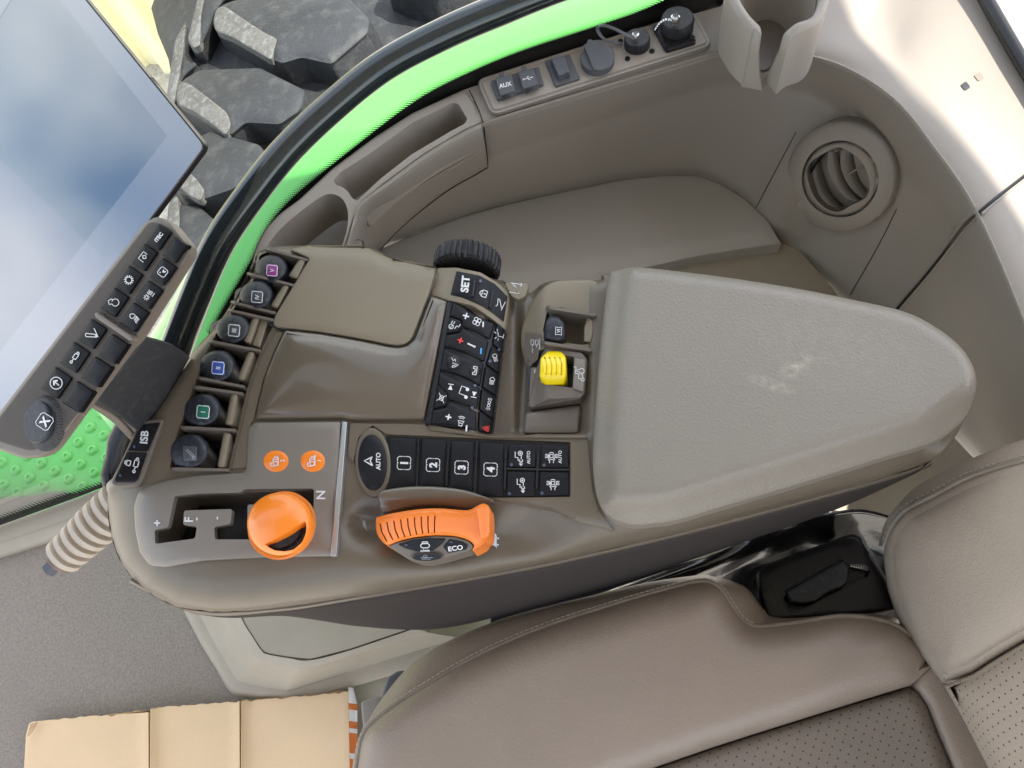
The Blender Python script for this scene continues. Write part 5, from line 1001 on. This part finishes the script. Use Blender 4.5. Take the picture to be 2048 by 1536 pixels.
# ================================================================ SEAT
seat = thing('driver_seat', 'taupe leather driver seat with perforated centre panels and light stitching', 'seat', P(1500, 1450, .3))
SEATK()
SIL = [(690, 1640), (704, 1550), (716, 1490), (738, 1440), (770, 1390), (812, 1340), (860, 1302), (920, 1272), (1000, 1240), (1100, 1212), (1250, 1176), (1340, 1156), (1400, 1151), (1450, 1158), (1492, 1176), (1530, 1222), (1560, 1238), (1640, 1232), (1730, 1228), (1800, 1242), (1850, 1290), (1900, 1380)]
PIP = cr([(700, 1660), (716, 1520), (727, 1470), (752, 1440), (800, 1404), (860, 1366), (930, 1325), (1010, 1286), (1100, 1250), (1200, 1218), (1300, 1188), (1395, 1164), (1425, 1168), (1444, 1182), (1462, 1210), (1482, 1238), (1504, 1252), (1530, 1254), (1600, 1246), (1680, 1234), (1740, 1238), (1790, 1252), (1825, 1276), (1856, 1300)], 5, False)
crease = [(690, 1800), (900, 1700), (1040, 1630), (1240, 1560), (1330, 1528), (1420, 1497), (1500, 1471), (1637, 1428), (1740, 1396), (1822, 1371), (1856, 1330)]
def z_s(p):
    dp = dist(p, PIP); dc = dist(p, crease); return .525-.028*(1-rnd(dp/75))-.026*(1-rnd(dc/55))-.0015*np.sin(p[:, 0]*.03+p[:, 1]*.05)*ss((p[:, 0]-1600)/100)
SS_ = ZS(z_s)
bol = list(PIP[::2])+[(1870, 1330), (1822, 1371), (1740, 1396), (1637, 1428), (1500, 1471), (1420, 1497), (1330, 1528), (1240, 1560), (1040, 1630), (900, 1700), (690, 1800)]
plate('cushion_bolster', bol, SS_, M['leather'], seat, depth=.06, bevel=2, drop=.001, step=13, sharp=80)
cp = [(1150, 1592), (1245, 1562), (1332, 1530), (1422, 1499), (1502, 1473), (1639, 1430), (1742, 1398), (1820, 1373), (1836, 1386), (1853, 1414), (1874, 1466), (1905, 1540), (1960, 1680), (2120, 2100), (650, 2100), (700, 1810), (905, 1702), (1045, 1632)]
def z_cp(p): return .508-.018*(1-rnd(dist(p, crease)/40))-.014*(1-rnd(dist(p, [(1822, 1371), (1851, 1411), (1872, 1465), (1960, 1680)])/26))
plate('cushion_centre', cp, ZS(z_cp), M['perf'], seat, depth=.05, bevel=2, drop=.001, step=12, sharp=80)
def z_rs(p): return .505-.016*(1-rnd(dist(p, [(1822, 1371), (1851, 1411), (1872, 1465), (1960, 1680)])/24))
plate('cushion_rear_strip', [(1824, 1371), (1845, 1345), (1870, 1325), (1900, 1380), (1990, 1540), (2230, 2060), (2118, 2060), (1968, 1700), (1909, 1540), (1876, 1465), (1855, 1412), (1838, 1384)], ZS(z_rs), M['leather'], seat, depth=.05, bevel=2, step=10, sharp=80)
# side skirt of the cushion outside the piping
pi = PIP[::5]; S1 = [(x, y, z_s(np.array([[x, y]]))[0]) for x, y in pi]
o1 = np.array([dist(np.array([q]), SIL)[0] for q in pi]); skr = []
sil = cr(SIL, 4, False); o2 = []
for q in pi:
    j = np.argmin(np.linalg.norm(sil-q, axis=1)); o2.append(sil[j])
sk1 = [(.35*a+.65*c, .35*b+.65*d, z-.012) for (a, b, z), (c, d) in zip(S1, o2)]
sk2 = [(c+(c-a)*.02, d+(d-b)*.02, z-.035) for (a, b, z), (c, d) in zip(S1, o2)]
sk3 = []
for (a, b, z), (c, d) in zip(S1, o2):
    w = P(c, d, z-.035); w2 = w-[0, 0, .06]; r_ = (w2-CAMP)@ROT; sk3.append((CX+FPX*r_[0]/-r_[2], CY-FPX*r_[1]/-r_[2], w2[2]))
sheet('cushion_side', [S1, sk1, sk2, sk3], M['leather'], seat, n=5, m=4, sharp=80)
pp = SS_(PIP, .0022); tube('piping', pp, .0032, M['pipe'], seat, n=10)
def stitches(name, line, S, off, L_=6.5, gap=3.2, r=.0007, h=.0015):
    q = np.array(line, float); t = np.gradient(q, axis=0); t /= np.linalg.norm(t, axis=1)[:, None]; nn = np.stack([t[:, 1], -t[:, 0]], 1); q = q+nn*off
    c = np.concatenate([[0], np.cumsum(np.linalg.norm(np.diff(q, axis=0), axis=1))]); mb = MB(); s = 4
    while s+L_ < c[-1]:
        pt_ = np.array([[np.interp(s+L_*f, c, q[:, 0]), np.interp(s+L_*f, c, q[:, 1])] for f in (0, .5, 1)]); w = S(pt_, h); w[1] += [0, 0, .0006]
        mb.add(*tube_geo(w, r, 5)); s += L_+gap
    return mb.build(name, M['thread'], seat, kind='stuff', fix=False)
PIPS = PIP[:int(len(PIP)*.72)]
stitches('stitching', PIPS, ZS(lambda p: z_s(p)-.004), 7, 7, 4, .00045, .001)
# backrest
bn = np.array([-math.cos(math.radians(24)), -.10, math.sin(math.radians(24))]); bn /= np.linalg.norm(bn)
BP = PL(P(1885, 1368, .53), bn)
BO = [(2420, 820), (2250, 850), (2120, 900), (2048, 922), (1990, 938), (1930, 960), (1869, 992), (1812, 1022), (1783, 1056), (1769, 1092), (1767, 1120), (1775, 1180), (1795, 1238), (1822, 1285), (1858, 1332), (1886, 1367), (1945, 1344), (1990, 1315), (2048, 1281), (2120, 1240), (2420, 1080)]
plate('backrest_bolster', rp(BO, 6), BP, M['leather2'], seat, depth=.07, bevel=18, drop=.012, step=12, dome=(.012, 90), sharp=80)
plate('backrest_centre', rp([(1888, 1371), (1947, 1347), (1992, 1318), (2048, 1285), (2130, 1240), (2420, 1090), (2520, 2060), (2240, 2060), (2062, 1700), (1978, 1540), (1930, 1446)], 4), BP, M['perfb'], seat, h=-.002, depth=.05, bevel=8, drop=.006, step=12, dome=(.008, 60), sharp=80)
bo = cr([(2410, 818), (2250, 848), (2120, 898), (2048, 921), (1990, 937), (1930, 958), (1869, 990), (1812, 1020), (1783, 1054), (1768, 1092)], 5, False)
o_in = BP(bo, -.010); so_ = cr([(2410, 760), (2260, 800), (2130, 850), (2048, 878), (1980, 902), (1904, 934), (1834, 972), (1797, 1008), (1776, 1042), (1764, 1092)], 5, False); o_out = BP(so_, -.035); o_mid = (o_in*.4+o_out*.6)-bn*-.006
G = np.array([o_in, o_mid, o_out, o_out-bn*.05]); a, b_ = G.shape[:2]
obj('backrest_side', G.reshape(-1, 3), [[i*b_+j, (i+1)*b_+j, (i+1)*b_+j+1, i*b_+j+1] for i in range(a-1) for j in range(b_-1)], M['leather2'], seat, sharp=80)
tube('piping', BP(bo, -.006), .0022, M['pipe'], seat, n=8)
mb = MB(); q = bo+np.array([-2, -10]); c = np.concatenate([[0], np.cumsum(np.linalg.norm(np.diff(q, axis=0), axis=1))]); s = 3
while s+9 < c[-1]:
    w = BP(np.array([[np.interp(s+7*f, c, q[:, 0]), np.interp(s+7*f, c, q[:, 1])] for f in (0, .5, 1)]), -.011); mb.add(*tube_geo(w, .0007, 5)); s += 12
mb.build('stitching', M['thread'], seat, kind='stuff', fix=False)
plate('dark_gap_plate', [(980, 1215), (1850, 1010), (1880, 1290), (1560, 1330), (980, 1420)], ZS(.20), M['blackm'], seat, depth=.12, bevel=4, step=40)  # black plate standing in for the shade in the gap beside the seat
# black lever housing and steel bracket beside the seat
hz = ZS(lambda p: .455+.00006*(p[:, 0]-1650))
lv = thing('recliner_housing', 'black plastic lever housing with ribbed flap between cushion and backrest', 'lever housing', P(1650, 1150, .42))
plate('housing_body', rp([(1512, 1150), (1524, 1132), (1702, 1067), (1722, 1072), (1733, 1090), (1768, 1148), (1800, 1220), (1660, 1236), (1532, 1244), (1517, 1190)], 14), hz, M['blkg'], lv, depth=.06, bevel=9, drop=.008, step=12, sharp=60, holes=[rp([(1565, 1196), (1578, 1184), (1700, 1128), (1730, 1128), (1740, 1140), (1738, 1152), (1600, 1222), (1578, 1228), (1566, 1214)], 6)], hdepth=.02)
plate('recess_floor', [(1540, 1180), (1720, 1100), (1770, 1150), (1600, 1245)], hz, M['blkg'], lv, h=-.016, depth=.002, step=30)
plate('lever_flap', rp([(1569, 1182), (1640, 1142), (1686, 1118), (1700, 1135), (1697, 1162), (1684, 1176), (1668, 1180), (1655, 1186), (1636, 1202), (1606, 1208), (1582, 1204)], 5), hz, M['cap'], lv, h=.006, depth=.02, bevel=6, drop=.004, step=8)
mb = MB()
for i in range(8):
    x = 1702+i*5; y = 1128+i*1.2; mb.add(*tube_geo(Pz([(x, y-5), (x+.5, y), (x, y+6)], .452), .0011, 6))
mb.build('spring', M['steel'], lv)
sheet('steel_bracket', [[(1200, 1190, .40), (1400, 1120, .41), (1500, 1075, .42), (1580, 1040, .42), (1650, 1030, .42), (1720, 1023, .42), (1792, 1040, .42), (1830, 1070, .42)],
    [(1200, 1200, .41), (1400, 1140, .41), (1500, 1100, .41), (1580, 1062, .40), (1650, 1062, .405), (1720, 1045, .40), (1792, 1065, .40), (1830, 1090, .40)],
    [(1200, 1240, .38), (1400, 1170, .38), (1500, 1130, .38), (1600, 1120, .37), (1660, 1100, .38), (1730, 1100, .36), (1792, 1120, .36), (1830, 1140, .36)],
    [(1200, 1290, .36), (1400, 1200, .36), (1500, 1200, .36), (1600, 1200, .34), (1660, 1200, .34), (1730, 1200, .34), (1792, 1200, .34), (1830, 1200, .34)]], M['blackm'], None, n=6, m=6, thick=.004, label='glossy black curved steel bracket behind the lever housing', cat='bracket')
tube('bracket_edge', Pz(cr([(1540, 1056), (1580, 1040), (1650, 1030), (1720, 1022), (1780, 1036), (1800, 1050)], 5, False), .423), .0022, M['blackm'], bpy.data.objects['steel_bracket'], n=8)
